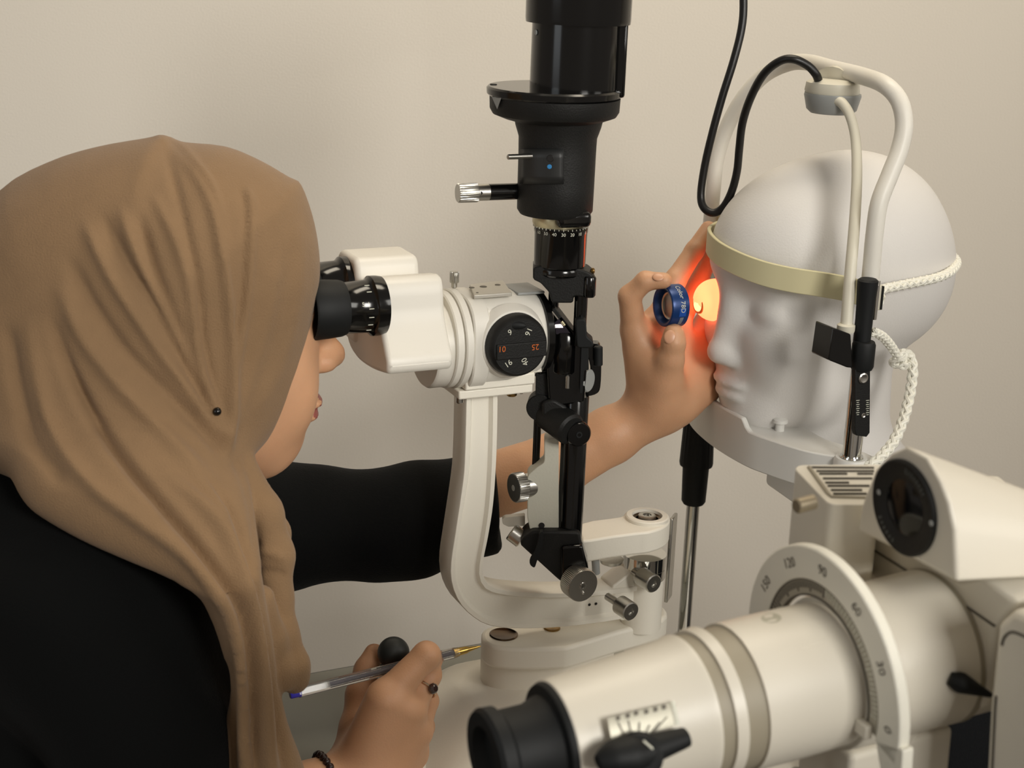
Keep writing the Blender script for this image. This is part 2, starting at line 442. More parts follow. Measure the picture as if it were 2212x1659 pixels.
# prism housings and eyepieces
def eyepiece(Y, xr, zr, near):
    o = S.w([xr, Y, zr]); a = -EX
    ep = mk('eyepiece', lathe(o, a, [(-0.004, 0.0205), (0.0, 0.0212), (0.0045, 0.0212), (0.006, 0.0195), (0.008, 0.0185), (0.024, 0.0180), (0.026, 0.0192), (0.034, 0.0195)], 48), BLACK, sl)
    mk('eyecup', lathe(o, a, [(0.024, 0.0188), (0.027, 0.0198), (0.036, 0.0205), (0.047, 0.0210), (0.0485, 0.0202), (0.047, 0.0192), (0.034, 0.0165), (0.030, 0.010), (0.030, 0.0)], 48), RUBBER, ep)
    if near:
        W = lambda x, y: S.w([xr - 0.010 - y, Y - 0.01865 * math.cos(x / 0.01865 - 0.16), zr - 0.01865 * math.sin(x / 0.01865 - 0.16)])
        mk('dioptre_scale', text('5  |', 0.0042, o, EX, UP, wrap=lambda x, y: S.w([xr - 0.0135 + x, Y - 0.01845 * math.cos((y + 0.006) / 0.0184), zr + 0.01845 * math.sin((y + 0.006) / 0.0184)])), PRINTW, ep, smooth=False)
        for k in range(-3, 4):
            if k == 1: continue
            aa = 0.33 * k + 0.15
            mk('dioptre_tick', boxw(S.w([xr - 0.0095, Y - 0.01855 * math.cos(aa), zr + 0.01855 * math.sin(aa)]), EX, EY, UP, (0.0035, 0.0006, 0.0005)), PRINTW, ep)
LN = S.side(812, 660, -0.031)
eyepiece(-0.031, LN[0], LN[2], True)
eyepiece(0.031, LN[0] - 0.001, LN[2] + 0.0005, False)
X_END = sx(968, 700, -0.045)
back = [(808, 600), (818, 630), (821, 690), (834, 763), (841, 806), (815, 803), (790, 791), (768, 772), (752, 742), (746, 700), (752, 645), (772, 606)]
bk = [S.front(a, b, LN[0] + 0.001) for a, b in spline(back, 3, closed=True)]
bk = [[q[0], max(-0.054, q[1]), q[2]] for q in bk]
mk('prism_housing', prism([S.w(q) for q in bk], EX * (X_END - LN[0])), WHITE, sl, bevel=0.004, seg=4)
hf = [[0.010, -0.040], [0.052, -0.040], [0.056, -0.02], [0.056, 0.012], [0.050, 0.024], [0.012, 0.024], [0.008, 0.012]]
mk('prism_housing', prism(rounded([S.w([LN[0] - 0.001, a, LN[2] + b]) for a, b in hf], 0.008), EX * (X_END - LN[0])), WHITE, sl, bevel=0.004, seg=4)
mk('binocular_base', lathe(S.w([XR - 0.026, 0, ZC - 0.003]), EX, [(0, 0.031), (0.002, 0.0325), (0.020, 0.0325)], 48), WHITE, sl)

# ------------------------------------------------------------------ illumination tower
YT = 1.11
def vl(name, rows, m, parent=sl, y=YT, **k):
    return mk(name, vlathe(rows, y, **k), m, parent)
vl('lamp_cap', [(1140, 1367, 49), (1139, 1368, 40), (1136, 1371, -150), (1150, 1357, -160)], BLACK)
lampc = vl('lamp_housing', [(1145, 1336, 205), (1148, 1340, 40)], BLACK)
mk('side_rail', boxw(P(1331, 128, YT), [1, 0, 0], [0, 1, 0], UP, (0.014, 0.016, 0.053)), BLACK, lampc, bevel=0.002)
def on_upright(px, py, cx, R):
    d = ray(px, py); a = d[0] ** 2 + d[1] ** 2; b = 2 * (d[0] * (CAM[0] - cx) + d[1] * (CAM[1] - YT))
    c = (CAM[0] - cx) ** 2 + (CAM[1] - YT) ** 2 - R * R; return CAM + d * ((-b - math.sqrt(max(b * b - 4 * a * c, 0))) / (2 * a))
lcx = P(1242, 110, YT)[0]; lcr = (P(1338, 110, YT)[0] - P(1147, 110, YT)[0]) / 2
q_ = on_upright(1158, 70, lcx, lcr)
mk('screw', cyl(q_ - 0.0002 * nrm(q_ - [lcx, YT, q_[2]]), nrm(q_ - [lcx, YT, q_[2]]), 0.001, 0.002, n=14), GREYP, lampc)
vl('flange_plate', [(1056, 1338, 208), (1051, 1341, 204), (1050, 1342, 192), (1054, 1338, 188)], BLACK)
vl('flange', [(1112, 1290, 262), (1090, 1312, 256), (1062, 1330, 247), (1055, 1336, 236), (1053, 1337, 208)], BLACKM)
vl('slit_housing', [(1124, 1276, 461), (1118, 1282, 452), (1117, 1283, 400), (1119, 1287, 330), (1121, 1291, 296), (1112, 1298, 272), (1108, 1302, 255)], BLACKM)
hcx = P(1201, 360, YT)[0]; hr = (P(1285, 360, YT)[0] - P(1118, 360, YT)[0]) / 2
def on_house(px, py, lift=0.0):
    """point on the front of the round slit housing under a pixel"""
    d = ray(px, py); a = d[0] ** 2 + d[1] ** 2; b = 2 * (d[0] * (CAM[0] - hcx) + d[1] * (CAM[1] - YT)); R = hr + lift
    c = (CAM[0] - hcx) ** 2 + (CAM[1] - YT) ** 2 - R * R; t = (-b - math.sqrt(max(b * b - 4 * a * c, 0))) / (2 * a)
    return CAM + d * t
pan = [[on_house(px, py, 0.0012) for px in np.linspace(1124, 1218, 10)] for py in (322, 342, 360, 380, 397)]
pv = [p for r in pan for p in r]; pf = [(r * 10 + k, r * 10 + k + 1, r * 10 + k + 11, r * 10 + k + 10) for r in range(4) for k in range(9)]
pn = mk('filter_panel', (pv, pf), DGREY, sl)
so = pn.modifiers.new('thick', 'SOLIDIFY'); so.thickness = 0.0016; so.offset = 0
c = on_house(1189, 342, 0.0016); nh = nrm(c - np.array([hcx, YT, c[2]]))
mk('lever_slot', cyl(c, nh, 0.0008, 0.0026, n=16), HOLE, pn)
c = on_house(1187, 360, 0.0016); nh = nrm(c - np.array([hcx, YT, c[2]]))
mk('blue_filter_mark', cyl(c, nh, 0.0006, 0.0017, n=18), mat('blue_dot', (50, 130, 190), 0.5), pn)
a = on_house(1152, 337, 0.0); a2 = a + np.array([-0.9, -0.42, 0.0]) * 0.020
mk('filter_lever', tube([a, a2, a2 + (a2 - a) * 0.03], [0.0019, 0.0019, 0.001], 14), STEEL, sl)
tri = [on_house(px, py) for px, py in ((1060, 207), (1082, 209), (1074, 234), (1066, 226))]
fcx = P(1195, 220, YT)[0]; fr_ = (P(1337, 220, YT)[0] - P(1053, 220, YT)[0]) / 2
def on_fl(px, py, lift):
    d = ray(px, py); a = d[0] ** 2 + d[1] ** 2; b = 2 * (d[0] * (CAM[0] - fcx) + d[1] * (CAM[1] - YT)); R = fr_ + lift
    c = (CAM[0] - fcx) ** 2 + (CAM[1] - YT) ** 2 - R * R; return CAM + d * ((-b - math.sqrt(max(b * b - 4 * a * c, 0))) / (2 * a))
mk('index_mark', prism([on_fl(px, py, 0.0003) for px, py in ((1062, 209), (1083, 211), (1074, 236))], [0, 0.001, 0]), GREYP, sl)
for px, py in ((1066, 183), (1108, 200)):
    mk('screw_hole', cyl(S.wt(px, py, P(1195, 188, YT)[2] - 0.0001), UP, 0.0006, 0.0026, n=14), HOLE, sl)
# rotation knob on its side arm
ka = nrm([-0.93, -0.36, 0.0]); kb = on_house(1122, 413, -0.004)
mk('slit_arm', cyl(kb, ka, 0.0245, 0.0060), BLACK, sl)
mk('slit_arm_collar', cyl(kb + ka * 0.0235, ka, 0.010, 0.0061), STEEL, sl)
mk('slit_knob', lathe(kb + ka * 0.0325, ka, [(0, 0.0058), (0.0006, 0.0070), (0.0145, 0.0070), (0.0152, 0.0064), (0.0152, 0.0)], teeth=26, depth=0.0006, trange=(0.0005, 0.0148)), STEEL, sl)
mk('set_screw', cyl(kb + ka * 0.0295 + np.array([0.0, -1, 0.1]) * 0.0061, [0, -1, 0.1], 0.0005, 0.0012, n=12), HOLE, sl)
# scale ring and barrel
vl('neck_ring', [(1153, 1258, 488), (1150, 1262, 480), (1150, 1262, 460), (1156, 1256, 452)], mat('gilt_ring', (196, 186, 152), 0.3, 0.5))
mk('neck_cover', boxw(P(1233, 470, YT - 0.012), [0.95, 0.3, 0], [-0.3, 0.95, 0], UP, (0.026, 0.022, 0.012)), BLACK, sl, bevel=0.004, seg=3)
bar = vl('slit_barrel', [(1158, 1260, 590), (1155, 1264, 586), (1155, 1264, 578), (1157, 1262, 574), (1154, 1266, 570), (1153, 1268, 500), (1152, 1269, 498), (1152, 1270, 487), (1158, 1264, 485)], BLACK)
bcx = P(1211, 492, YT)[0]; br = (P(1270, 492, YT)[0] - P(1152, 492, YT)[0]) / 2; bz = P(1211, 494, YT)[2]
for k, s in enumerate(['0', '10', '20', '30', '40', '50', '60', '70', '80']):
    a0 = math.radians(-90 + 62 - k * 19.0)
    def wr(x, y, a0=a0):
        a = a0 + x / br; return np.array([bcx + (br + 0.0003) * math.cos(a), YT + (br + 0.0003) * math.sin(a), bz - 0.0008 + y])
    mk('scale_numeral', text(s, 0.0034, [0, 0, 0], [1, 0, 0], [0, 0, 1], wrap=wr), PRINTW, bar, smooth=False)
    for j, h in ((0, 0.0014), (0.5, 0.0009)):
        a = a0 + math.radians(19 * j)
        mk('scale_tick', boxw([bcx + br * math.cos(a), YT + br * math.sin(a), bz + 0.0024], [-math.sin(a), math.cos(a), 0], [math.cos(a), math.sin(a), 0], UP, (0.0004, 0.0006, h)), PRINTW, bar)
# prism clamp below the barrel
zq = lambda py: P(1210, py, YT)[2]
cl = [(1152, 578), (1180, 572), (1240, 578), (1272, 588), (1286, 600), (1284, 637), (1268, 643), (1240, 640), (1238, 655), (1192, 655), (1186, 632), (1168, 612), (1151, 604)]
mk('prism_clamp', prism(rounded([P(a, b, YT - 0.014) for a, b in cl], 0.0015, 2), [0, 0.028, 0]), BLACKM, sl, bevel=0.0018)
vl('clamp_lobe', [(1262, 1285, 641), (1259, 1287, 637), (1259, 1287, 600), (1262, 1285, 596)], BLACK, y=YT - 0.012)
mk('clamp_screw', cyl(P(1276, 585, YT - 0.004), [1, -0.2, 0.1], 0.003, 0.0022), BRASS, sl)
vl('prism_rod', [(1183, 1206, 720), (1184, 1207, 610)], BLACK, y=YT + 0.002)
vl('prism_rod', [(1238, 1266, 745), (1240, 1269, 630)], BLACK, y=YT - 0.008)
mk('rod_foot', prism(rounded([P(a, b, YT - 0.020) for a, b in ((1242, 690), (1266, 690), (1268, 728), (1282, 738), (1282, 752), (1246, 752))], 0.002, 2), [0, 0.016, 0]), RUBBER, sl, bevel=0.001)
# mirror
MIR = mat('mirror_glass', (235, 232, 226), 0.03, 1.0)
m0, m1 = P(1192, 662, YT), P(1238, 722, YT)
md = nrm(m1 - m0)
mn = np.cross(md, [0, 1, 0])
mk('mirror_frame', boxw((m0 + m1) / 2 + mn * 0.0012, md, [0, 1, 0], mn, (np.linalg.norm(m1 - m0), 0.020, 0.003)), BLACKM, sl, bevel=0.0005)
mk('mirror', boxw((m0 + m1) / 2 - mn * 0.0008, md, [0, 1, 0], mn, (np.linalg.norm(m1 - m0) * 0.9, 0.018, 0.001)), MIR, sl)
mk('mirror_cheek', prism([P(a, b, YT - 0.010) for a, b in ((1194, 700), (1214, 684), (1238, 722), (1194, 722))], [0, 0.001, 0]), MATS['coated_glass'], sl)
GLINT = bpy.data.materials.new('mirror_glint'); GLINT.use_nodes = True  # emissive patch standing in for the lamp's reflection on the mirror
b = GLINT.node_tree.nodes['Principled BSDF']; b.inputs['Base Color'].default_value = (1, 0.95, 0.9, 1)
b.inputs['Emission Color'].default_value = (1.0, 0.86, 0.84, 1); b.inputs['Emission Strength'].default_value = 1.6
mk('lamp_glint', prism(rounded([P(a, b_, YT - 0.0112) for a, b_ in ((1197, 702), (1212, 701), (1217, 708), (1198, 708))], 0.0006, 2), [0, 0.001, 0]), GLINT, sl)
mk('gilt_edge', cyl2(P(1213, 694, YT - 0.0112), P(1220, 703, YT - 0.0112), 0.0011, 0.0002, 10), MATS['gilt_ring'], sl)
# lower holder
vl('prism_base', [(1185, 1252, 800), (1182, 1255, 795), (1183, 1256, 720), (1188, 1250, 712)], BLACK)
mk('holder_cheek', prism(rounded([P(a, b, YT - 0.004) for a, b in ((1170, 715), (1195, 715), (1206, 790), (1206, 830), (1180, 830), (1172, 790))], 0.002, 2), [0, 0.010, 0]), BLACKM, sl, bevel=0.001)
mk('tower_column', prism(rounded([P(a, b, YT - 0.010) for a, b in ((1176, 722), (1262, 735), (1272, 745), (1262, 870), (1186, 880))], 0.002, 2), [0, 0.020, 0]), BLACK, sl, bevel=0.002)
mk('column_fin', prism(rounded([P(a, b, YT - 0.018) for a, b in ((1256, 742), (1271, 742), (1272, 800), (1262, 800), (1258, 850), (1252, 850))], 0.001, 2), [0, 0.012, 0]), RUBBER, sl, bevel=0.0008)
lv = spline([(1262, 738), (1283, 742), (1297, 748), (1299, 790), (1297, 835), (1290, 850), (1272, 856), (1264, 852), (1272, 830), (1276, 800), (1270, 770)], 3, closed=True)
mk('tilt_lever', prism([P(a, b, YT + 0.004) for a, b in lv], [0, 0.010, 0]), BLACK, sl, bevel=0.0015)
mk('lever_knuckle', cyl2(P(1292, 748, YT - 0.003), P(1292, 790, YT - 0.003), 0.0035), RUBBER, sl)
dn = nrm([0.85, -0.5, 0])
mk('pivot_disc', cyl(P(1269, 822, YT - 0.002), dn, 0.002, 0.0088), GREYP, sl)
mk('detent_pin', cyl2(P(1226, 840, YT - 0.013), P(1227, 810, YT - 0.013), 0.0019), STEEL, sl)
mk('side_bracket', prism(rounded([P(a, b, YT - 0.004) for a, b in ((1158, 797), (1164, 794), (1184, 794), (1187, 800), (1184, 880), (1156, 880))], 0.0015, 2), [0, 0.012, 0]), BLACKM, sl, bevel=0.0015)
mk('bracket_hub', cyl(P(1166, 882, YT - 0.006), [0.1, 1, 0], 0.016, 0.0105), BLACKM, sl)
vl('guide_rod', [(1150, 1166, 1015), (1152, 1169, 900)], BLACK, y=YT + 0.010)
mk('pivot_knuckle', cyl2(P(1180, 890, YT + 0.004), P(1236, 930, YT - 0.020), 0.0125, 0.002), BLACKM, sl)
mk('pivot_block', prism(rounded([P(a, b, YT - 0.012) for a, b in ((1170, 870), (1195, 862), (1225, 880), (1230, 940), (1200, 945), (1172, 915))], 0.003, 3), [0, 0.020, 0]), BLACKM, sl, bevel=0.002)
vl('tower_post', [(1205, 1259, 1188), (1214, 1271, 856), (1216, 1269, 853)], BLACK)
pk = P(1249, 937, YT - 0.018)
mk('pivot_cap', lathe(pk, nrm([0.25, -0.97, 0]), [(-0.006, 0.0098), (0.001, 0.0098), (0.0025, 0.0088), (0.0025, 0.0)], 36), BLACK, sl)
mk('pivot_screw', lathe(pk, nrm([0.25, -0.97, 0]), [(0.0022, 0.0028), (0.003, 0.0024), (0.003, 0.0014), (0.0015, 0.001)], 20), RUBBER, sl)
# white focus block with knurled knob
fb = [(1176, 950), (1207, 945), (1207, 1148), (1146, 1148), (1139, 1120), (1139, 1028), (1162, 1008), (1176, 1000)]
wb = mk('focus_block', prism(rounded([P(a, b, YT - 0.006) for a, b in fb], 0.003, 3), [0, 0.018, 0]), mat('grey_white_enamel', (196, 194, 180), 0.5, bump=0.06, bscale=500), sl, bevel=0.0022, seg=3)
mk('screw_hole', cyl(P(1170, 1135, YT - 0.0062), [0, -1, 0.1], 0.0005, 0.0024, n=16), HOLE, wb)
fk = P(1136, 1050, YT); fa = nrm([-0.88, -0.47, 0.0])
mk('focus_knob_washer', cyl(fk - fa * 0.006, fa, 0.008, 0.0098), STEEL, wb)
fkn = mk('focus_knob', lathe(fk + fa * 0.002, fa, [(0, 0.0108), (0.0006, 0.0117), (0.0078, 0.0117), (0.0086, 0.0112)], teeth=40, depth=0.0007, trange=(0.0005, 0.008)), STEEL, wb)
mk('knob_face', cyl(fk + fa * 0.0100, fa, 0.0010, 0.0108, n=40), mat('slate_disc', (52, 55, 54), 0.5), fkn)
mk('knob_cap', cyl(fk + fa * 0.0108, fa, 0.0006, 0.0024, n=18), GREYP, fkn)
mk('plastic_tab', prism(rounded([P(a, b, YT + 0.004) for a, b in ((1084, 1122), (1090, 1118), (1134, 1114), (1134, 1136), (1098, 1138), (1086, 1132))], 0.001, 2), [0, 0.006, 0]), mat('clear_grey_plastic', (178, 172, 160), 0.25), wb)
# angled lower bracket
lb = [(1132, 1160), (1150, 1148), (1206, 1148), (1252, 1150), (1258, 1185), (1272, 1232), (1250, 1262), (1222, 1264), (1205, 1252), (1122, 1176)]
mk('lower_bracket', prism(rounded([P(a, b, YT - 0.014) for a, b in lb], 0.002, 2), [0, 0.026, 0]), BLACKM, sl, bevel=0.002)
mk('bracket_front', prism(rounded([P(a, b, YT - 0.018) for a, b in ((1212, 1182), (1258, 1178), (1272, 1232), (1262, 1262), (1214, 1262))], 0.002, 2), [0, 0.02, 0]), BLACK, sl, bevel=0.002)
mk('bracket_sleeve', cyl2(P(1104, 1148, YT + 0.004), P(1128, 1166, YT + 0.002), 0.0072), STEEL, sl)
mk('release_blade', prism(spline([P(a, b, YT - 0.024) for a, b in ((1166, 1152), (1174, 1152), (1170, 1185), (1160, 1212), (1154, 1226), (1144, 1216), (1154, 1196), (1162, 1172))], 3, closed=True), [0, 0.006, 0]), RUBBER, sl)
ca = nrm([0.50, -0.86, -0.02]); cc = P(1241, 1252, YT - 0.016)
mk('centring_knob', lathe(cc, ca, [(0, 0.0125), (0.0006, 0.0134), (0.0120, 0.0134), (0.0128, 0.0128), (0.0128, 0.0)], teeth=64, depth=0.0005, trange=(0.0085, 0.0122)), STEEL, sl)
mk('knob_screw', lathe(cc + ca * 0.0128, ca, [(0, 0.0032), (0.0004, 0.0030), (0.0004, 0.0018), (-0.001, 0.0016), (0.0002, 0.0)], 20), CHROME, sl)
mk('knob_pin', sphere(cc + ca * 0.0130 - UP * 0.0055, 0.0013, 10, 8), CHROME, sl)

# ------------------------------------------------------------------ hub and arms
ZH = HUB[2]
ex2, ey2 = I.R[:, 0], I.R[:, 1]
il = [I.wt(a, b, ZH) for a, b in ((1258, 1130), (1345, 1116), (1345, 1160), (1262, 1168))]
arm_l = S.loc(il[0])
ipoly = [(1256, 1130), (1338, 1116), (1350, 1107), (1375, 1098), (1405, 1096), (1432, 1102), (1446, 1114), (1446, 1127), (1430, 1140), (1400, 1149), (1380, 1151), (1320, 1159), (1262, 1168), (1256, 1160)]
ia = mk('illumination_arm', prism([I.wt(a, b, ZH - 0.003) for a, b in spline(ipoly, 3, closed=True)], [0, 0, -0.019]), CREAM, sl, bevel=0.0018, seg=3)
mk('hub_rim', lathe(HUB, UP, [(-0.004, 0.0178), (-0.0005, 0.0178), (0.0003, 0.0168), (0.0003, 0.0125), (-0.003, 0.0122)], 48), CREAM, ia)
mk('hub_ring', lathe(HUB, UP, [(-0.0035, 0.0122), (-0.0018, 0.0115), (-0.0030, 0.0095), (-0.0034, 0.0)], 48), mat('bronze_washer', (110, 96, 80), 0.25, 1.0), ia)
mk('hub_nut', lathe(HUB, UP, [(-0.003, 0.0075), (0.0002, 0.0072), (0.0006, 0.0062), (0.0006, 0.0036), (-0.0015, 0.0034), (-0.002, 0.0)], 36), STEEL, ia)
hz = lambda py: P(1398, py, 1.17)[2]
mk('chrome_collar', lathe([HUB[0], HUB[1], 0], UP, [(hz(1245), 0.0176), (hz(1243), 0.0180), (hz(1224), 0.0180), (hz(1223), 0.0174), (hz(1222), 0.0180), (hz(1195), 0.0180)], 56), CHROME, sl)
mk('pivot_column', lathe([HUB[0], HUB[1], 0], UP, [(hz(1352), 0.0172), (hz(1215), 0.0172)], 48), CREAM, sl)
mk('arm_bridge', prism(rounded([S.ws(a, b, -0.010) for a, b in ((1322, 1268), (1372, 1230), (1384, 1222), (1384, 1338), (1340, 1342))], 0.002, 2), EY * 0.022), CREAM, sl, bevel=0.0015)
mk('locking_plate', boxw(P(1449, 1205, 1.185), nrm([0.35, 0.94, 0]), nrm([0.94, -0.35, 0]), UP, (0.016, 0.003, 0.076)), STEEL, sl, bevel=0.0008)
for (px, py, yy, stem, rk, lk) in ((1378, 1240, 1.150, 0.004, 0.0078, 0.017), (1321, 1294, 1.118, 0.0105, 0.0078, 0.015)):
    q = P(px, py, yy); a = nrm([0.56, -0.82, -0.03])
    mk('locking_screw', join(cyl(q - a * 0.006, a, stem + 0.010, 0.0032), lathe(q + a * stem, a, [(0, 0.0064), (0.001, rk), (lk - 0.0008, rk), (lk, rk - 0.0008), (lk, 0.003), (lk - 0.0015, 0.0026), (lk - 0.0015, 0.0)], 36)), STEEL, sl)
mk('hanging_nut', lathe(P(1320, 1222, 1.15), UP, [(0, 0.003), (0.003, 0.009), (0.006, 0.010)], 28), STEEL, sl)
mk('stop_pin', cyl2(P(1288, 1240, 1.135), P(1286, 1208, 1.135), 0.0032), GREYP, sl)

# lower slide and base
ZL = S.top(1240, 1392, 0.90)[2]
lp = [(1432, 1338), (1338, 1364), (1237, 1395), (1208, 1399), (1140, 1401), (1087, 1399), (1055, 1392), (1041, 1378), (1044, 1362), (1075, 1350), (1150, 1342), (1240, 1332), (1330, 1312), (1400, 1300), (1436, 1312)]
ZL = P(1398, 1345, 1.165)[2]
low = mk('cross_arm', prism([S.wt(a, b, ZL) for a, b in spline(lp, 3, closed=True)], [0, 0, -0.020]), CREAM, sl, bevel=0.0030, seg=3)
mk('brass_cap', lathe(S.wt(1088, 1371, ZL), UP, [(-0.001, 0.0118), (0.0006, 0.0118), (0.0010, 0.0108), (0.0002, 0.0090), (0.0002, 0.0)], 40), mat('smoked_cap', (96, 80, 64), 0.18, 1.0), low)
mk('brass_cap', lathe(S.wt(1192, 1357, ZL), UP, [(-0.001, 0.0070), (0.0008, 0.0070), (0.0012, 0.0062), (0.0004, 0.005), (0.0004, 0.0)], 32), BRASS, low)
lp2 = [(1330, 1366), (1237, 1395), (1208, 1399), (1140, 1401), (1087, 1399), (1055, 1392), (1041, 1378), (1044, 1362), (1075, 1350), (1150, 1342), (1260, 1336)]
zb = TABLE_Z + 0.045
mk('slide_column', prism([S.wt(a, b, ZL - 0.004) for a, b in spline(lp2, 3, closed=True)], [0, 0, -(ZL - 0.004 - zb)]), CREAM, sl, bevel=0.0015)
c0 = S.loc(S.wt(1130, 1375, ZL))
def plan(cx, cy, hx, hy, z, r):
    return rounded([S.w([cx - hx, cy - hy, z]), S.w([cx + hx, cy - hy, z]), S.w([cx + hx, cy + hy, z]), S.w([cx - hx, cy + hy, z])], r, 6)
mk('base_carriage', loft(plan(c0[0] - 0.01, c0[1] - 0.01, 0.105, 0.085, TABLE_Z + 0.012, 0.03), plan(c0[0] + 0.005, c0[1] - 0.005, 0.062, 0.055, zb + 0.003, 0.03)), CREAM, sl, bevel=0.004, seg=3)
mk('base_plate', prism(plan(c0[0] - 0.01, c0[1] - 0.01, 0.112, 0.092, TABLE_Z + 0.0005, 0.035), [0, 0, 0.014]), CREAM, sl, bevel=0.003, seg=3)
# joystick
JB = P(850, 1410, 1.045)
jz = TABLE_Z + 0.012
mk('joystick_housing', lathe([JB[0], JB[1], 0], UP, [(jz, 0.030), (jz + 0.012, 0.024), (jz + 0.020, 0.016)], 36), CREAM, sl)
js = mk('joystick', lathe([JB[0], JB[1], 0], UP, [(jz + 0.010, 0.007), (JB[2] - 0.035, 0.007), (JB[2] - 0.030, 0.010), (JB[2] - 0.012, 0.0105)], 30), RUBBER, sl)
mk('joystick_grip', sphere(JB, 0.0122, 28, 18), mat('grey_rubber_ball', (44, 47, 46), 0.5), js)
# ------------------------------------------------------------------ headrest with chin rest
hr_ = thing('headrest', 'white tubular headrest with cream forehead band and chin rest around the foam head', 'headrest', S.w([0.115, 0, 0.0]))
def vs(rows, Y, n=40, **k):
    """upright turned piece at lateral offset Y of the slit-lamp frame"""
    y = float(np.mean([S.ws((a + b) / 2, c, Y)[1] for a, b, c in rows])); return vlathe(rows, y, n, **k)
archp = [(1879, 615, -.115), (1884, 560, -.115), (1889, 506, -.115), (1899, 439, -.114), (1922, 378, -.112), (1943, 324, -.110), (1953, 270, -.107), (1943, 219, -.100), (1912, 184, -.085), (1865, 165, -.050), (1797, 148, -.005), (1747, 135, .040), (1703, 137, .068), (1649, 164, .092), (1602, 216, .105), (1568, 280, .112), (1548, 344, .115), (1541, 405, .115), (1536, 466, .115), (1531, 520, .115)]
mk('arch_tube', tube(spline([S.ws(a, b, c) for a, b, c in archp], 6), 0.0066, 20), WHITE, hr_)
# fixation lamp pod with its drop tube
yl = S.ws(1798, 200, -0.022)[1]
pod = mk('lamp_pod', vlathe([(1741, 1855, 201), (1739, 1858, 196), (1742, 1856, 178), (1756, 1842, 170)], yl), IVORY, hr_)
mk('pod_ring', vlathe([(1752, 1842, 244), (1743, 1851, 236), (1736, 1859, 206), (1737, 1858, 201)], yl), GREYP, pod)
mk('pod_bracket', tube(spline([S.ws(1800, 178, -0.022), S.ws(1822, 166, -0.018), S.ws(1850, 168, -0.030)], 4), [0.016, 0.012, 0.008], 16, flat=0.8), IVORY, pod)
drop = [(1806, 216, -.038), (1820, 224, -.044), (1836, 250, -.052), (1848, 300, -.062), (1851, 380, -.080), (1846, 480, -.098), (1837, 590, -.112), (1828, 708, -.120)]
mk('drop_tube', tube(spline([S.ws(a, b, c) for a, b, c in drop], 6), [0.0040, 0.0040, 0.0038, 0.0038, 0.0040, 0.0042, 0.0044, 0.0046], 16), IVORY, hr_)
mk('tube_collar', vs([(1809, 1846, 716), (1808, 1847, 712), (1808, 1847, 702), (1812, 1843, 699)], -.120), IVORY, hr_)
# near post: chrome rod, clamp, black sleeve, scale bar
mk('chrome_post', lathe(S.w([0.1105, -0.115, 0.0]), UP, [(0.80, 0.0072), (S.side(1850, 740, -.115)[2], 0.0072)], 36), CHROME, hr_)
mk('post_ring', lathe(S.w([0.1105, -0.115, 1.0608]), UP, [(0, 0.0092), (0.0012, 0.0088), (0.0012, 0.007)], 36), CHROME, hr_)
cb = [(1800, 708), (1838, 722), (1842, 795), (1830, 794), (1790, 778)]
mk('clamp_block', prism(rounded([S.ws(a, b, -.132) for a, b in cb], 0.001, 2), EY * 0.022), BLACK, hr_, bevel=0.0008)
mk('clamp_ring', vs([(1841, 1886, 797), (1838, 1889, 790), (1839, 1890, 744), (1842, 1887, 737)], -.128), RUBBER, hr_)
mk('sleeve', vs([(1848, 1886, 745), (1848, 1886, 690), (1850, 1890, 660), (1849, 1895, 606), (1854, 1890, 602)], -.124, teeth=0), RUBBER, hr_)
mk('chrome_tip', vs([(1886, 1897, 690), (1888, 1899, 606)], -.112), CHROME, hr_)
bar_ = [(1848, 797), (1880, 795), (1879, 935), (1872, 944), (1850, 941), (1847, 930)]
sb = mk('scale_bar', prism([S.ws(a, b, -.131) for a, b in bar_], EY * 0.005), BLACKM, hr_, bevel=0.0004)
for px, py, r in ((1864, 817, 0.0042), (1864, 897, 0.0019)):
    mk('scale_screw', lathe(S.ws(px, py, -.131), -EY, [(0, r), (0.0008, r), (0.0013, r * 0.75), (0.0008, r * 0.3), (0.0008, 0)], 24), STEEL, sb)
for i in range(8):
    for px in (1853, 1874):
        mk('scale_tick', boxw(S.ws(px, 865 + i * 4.4, -.1312), EX, EY, UP, (0.0020 if i % 2 else 0.0030, 0.0003, 0.0004)), PRINTW, sb)
# far post
mk('chrome_post', lathe(S.w([0.1165, 0.115, 0.0]), UP, [(0.74, 0.0062), (0.955, 0.0062), (0.955, 0.0058), (1.21, 0.0058)], 36), CHROME, hr_)
zf = lambda py: S.side(1505, py, .115)[2]
mk('height_grip', lathe(S.w([0.1165, 0.115, 0.0]), UP, [(zf(1086), 0.0095), (zf(1080), 0.0112), (zf(1005), 0.0122), (zf(1004), 0.0150), (zf(998), 0.0155), (zf(880), 0.0135), (zf(850), 0.0125)], teeth=22, depth=0.0008, trange=(zf(996), zf(840))), RUBBER, hr_)
mk('post_socket', cyl2(S.ws(1533, 500, .115) - UP * 0.02, S.ws(1533, 500, .115) + UP * 0.006, 0.0078), CHROME, hr_)
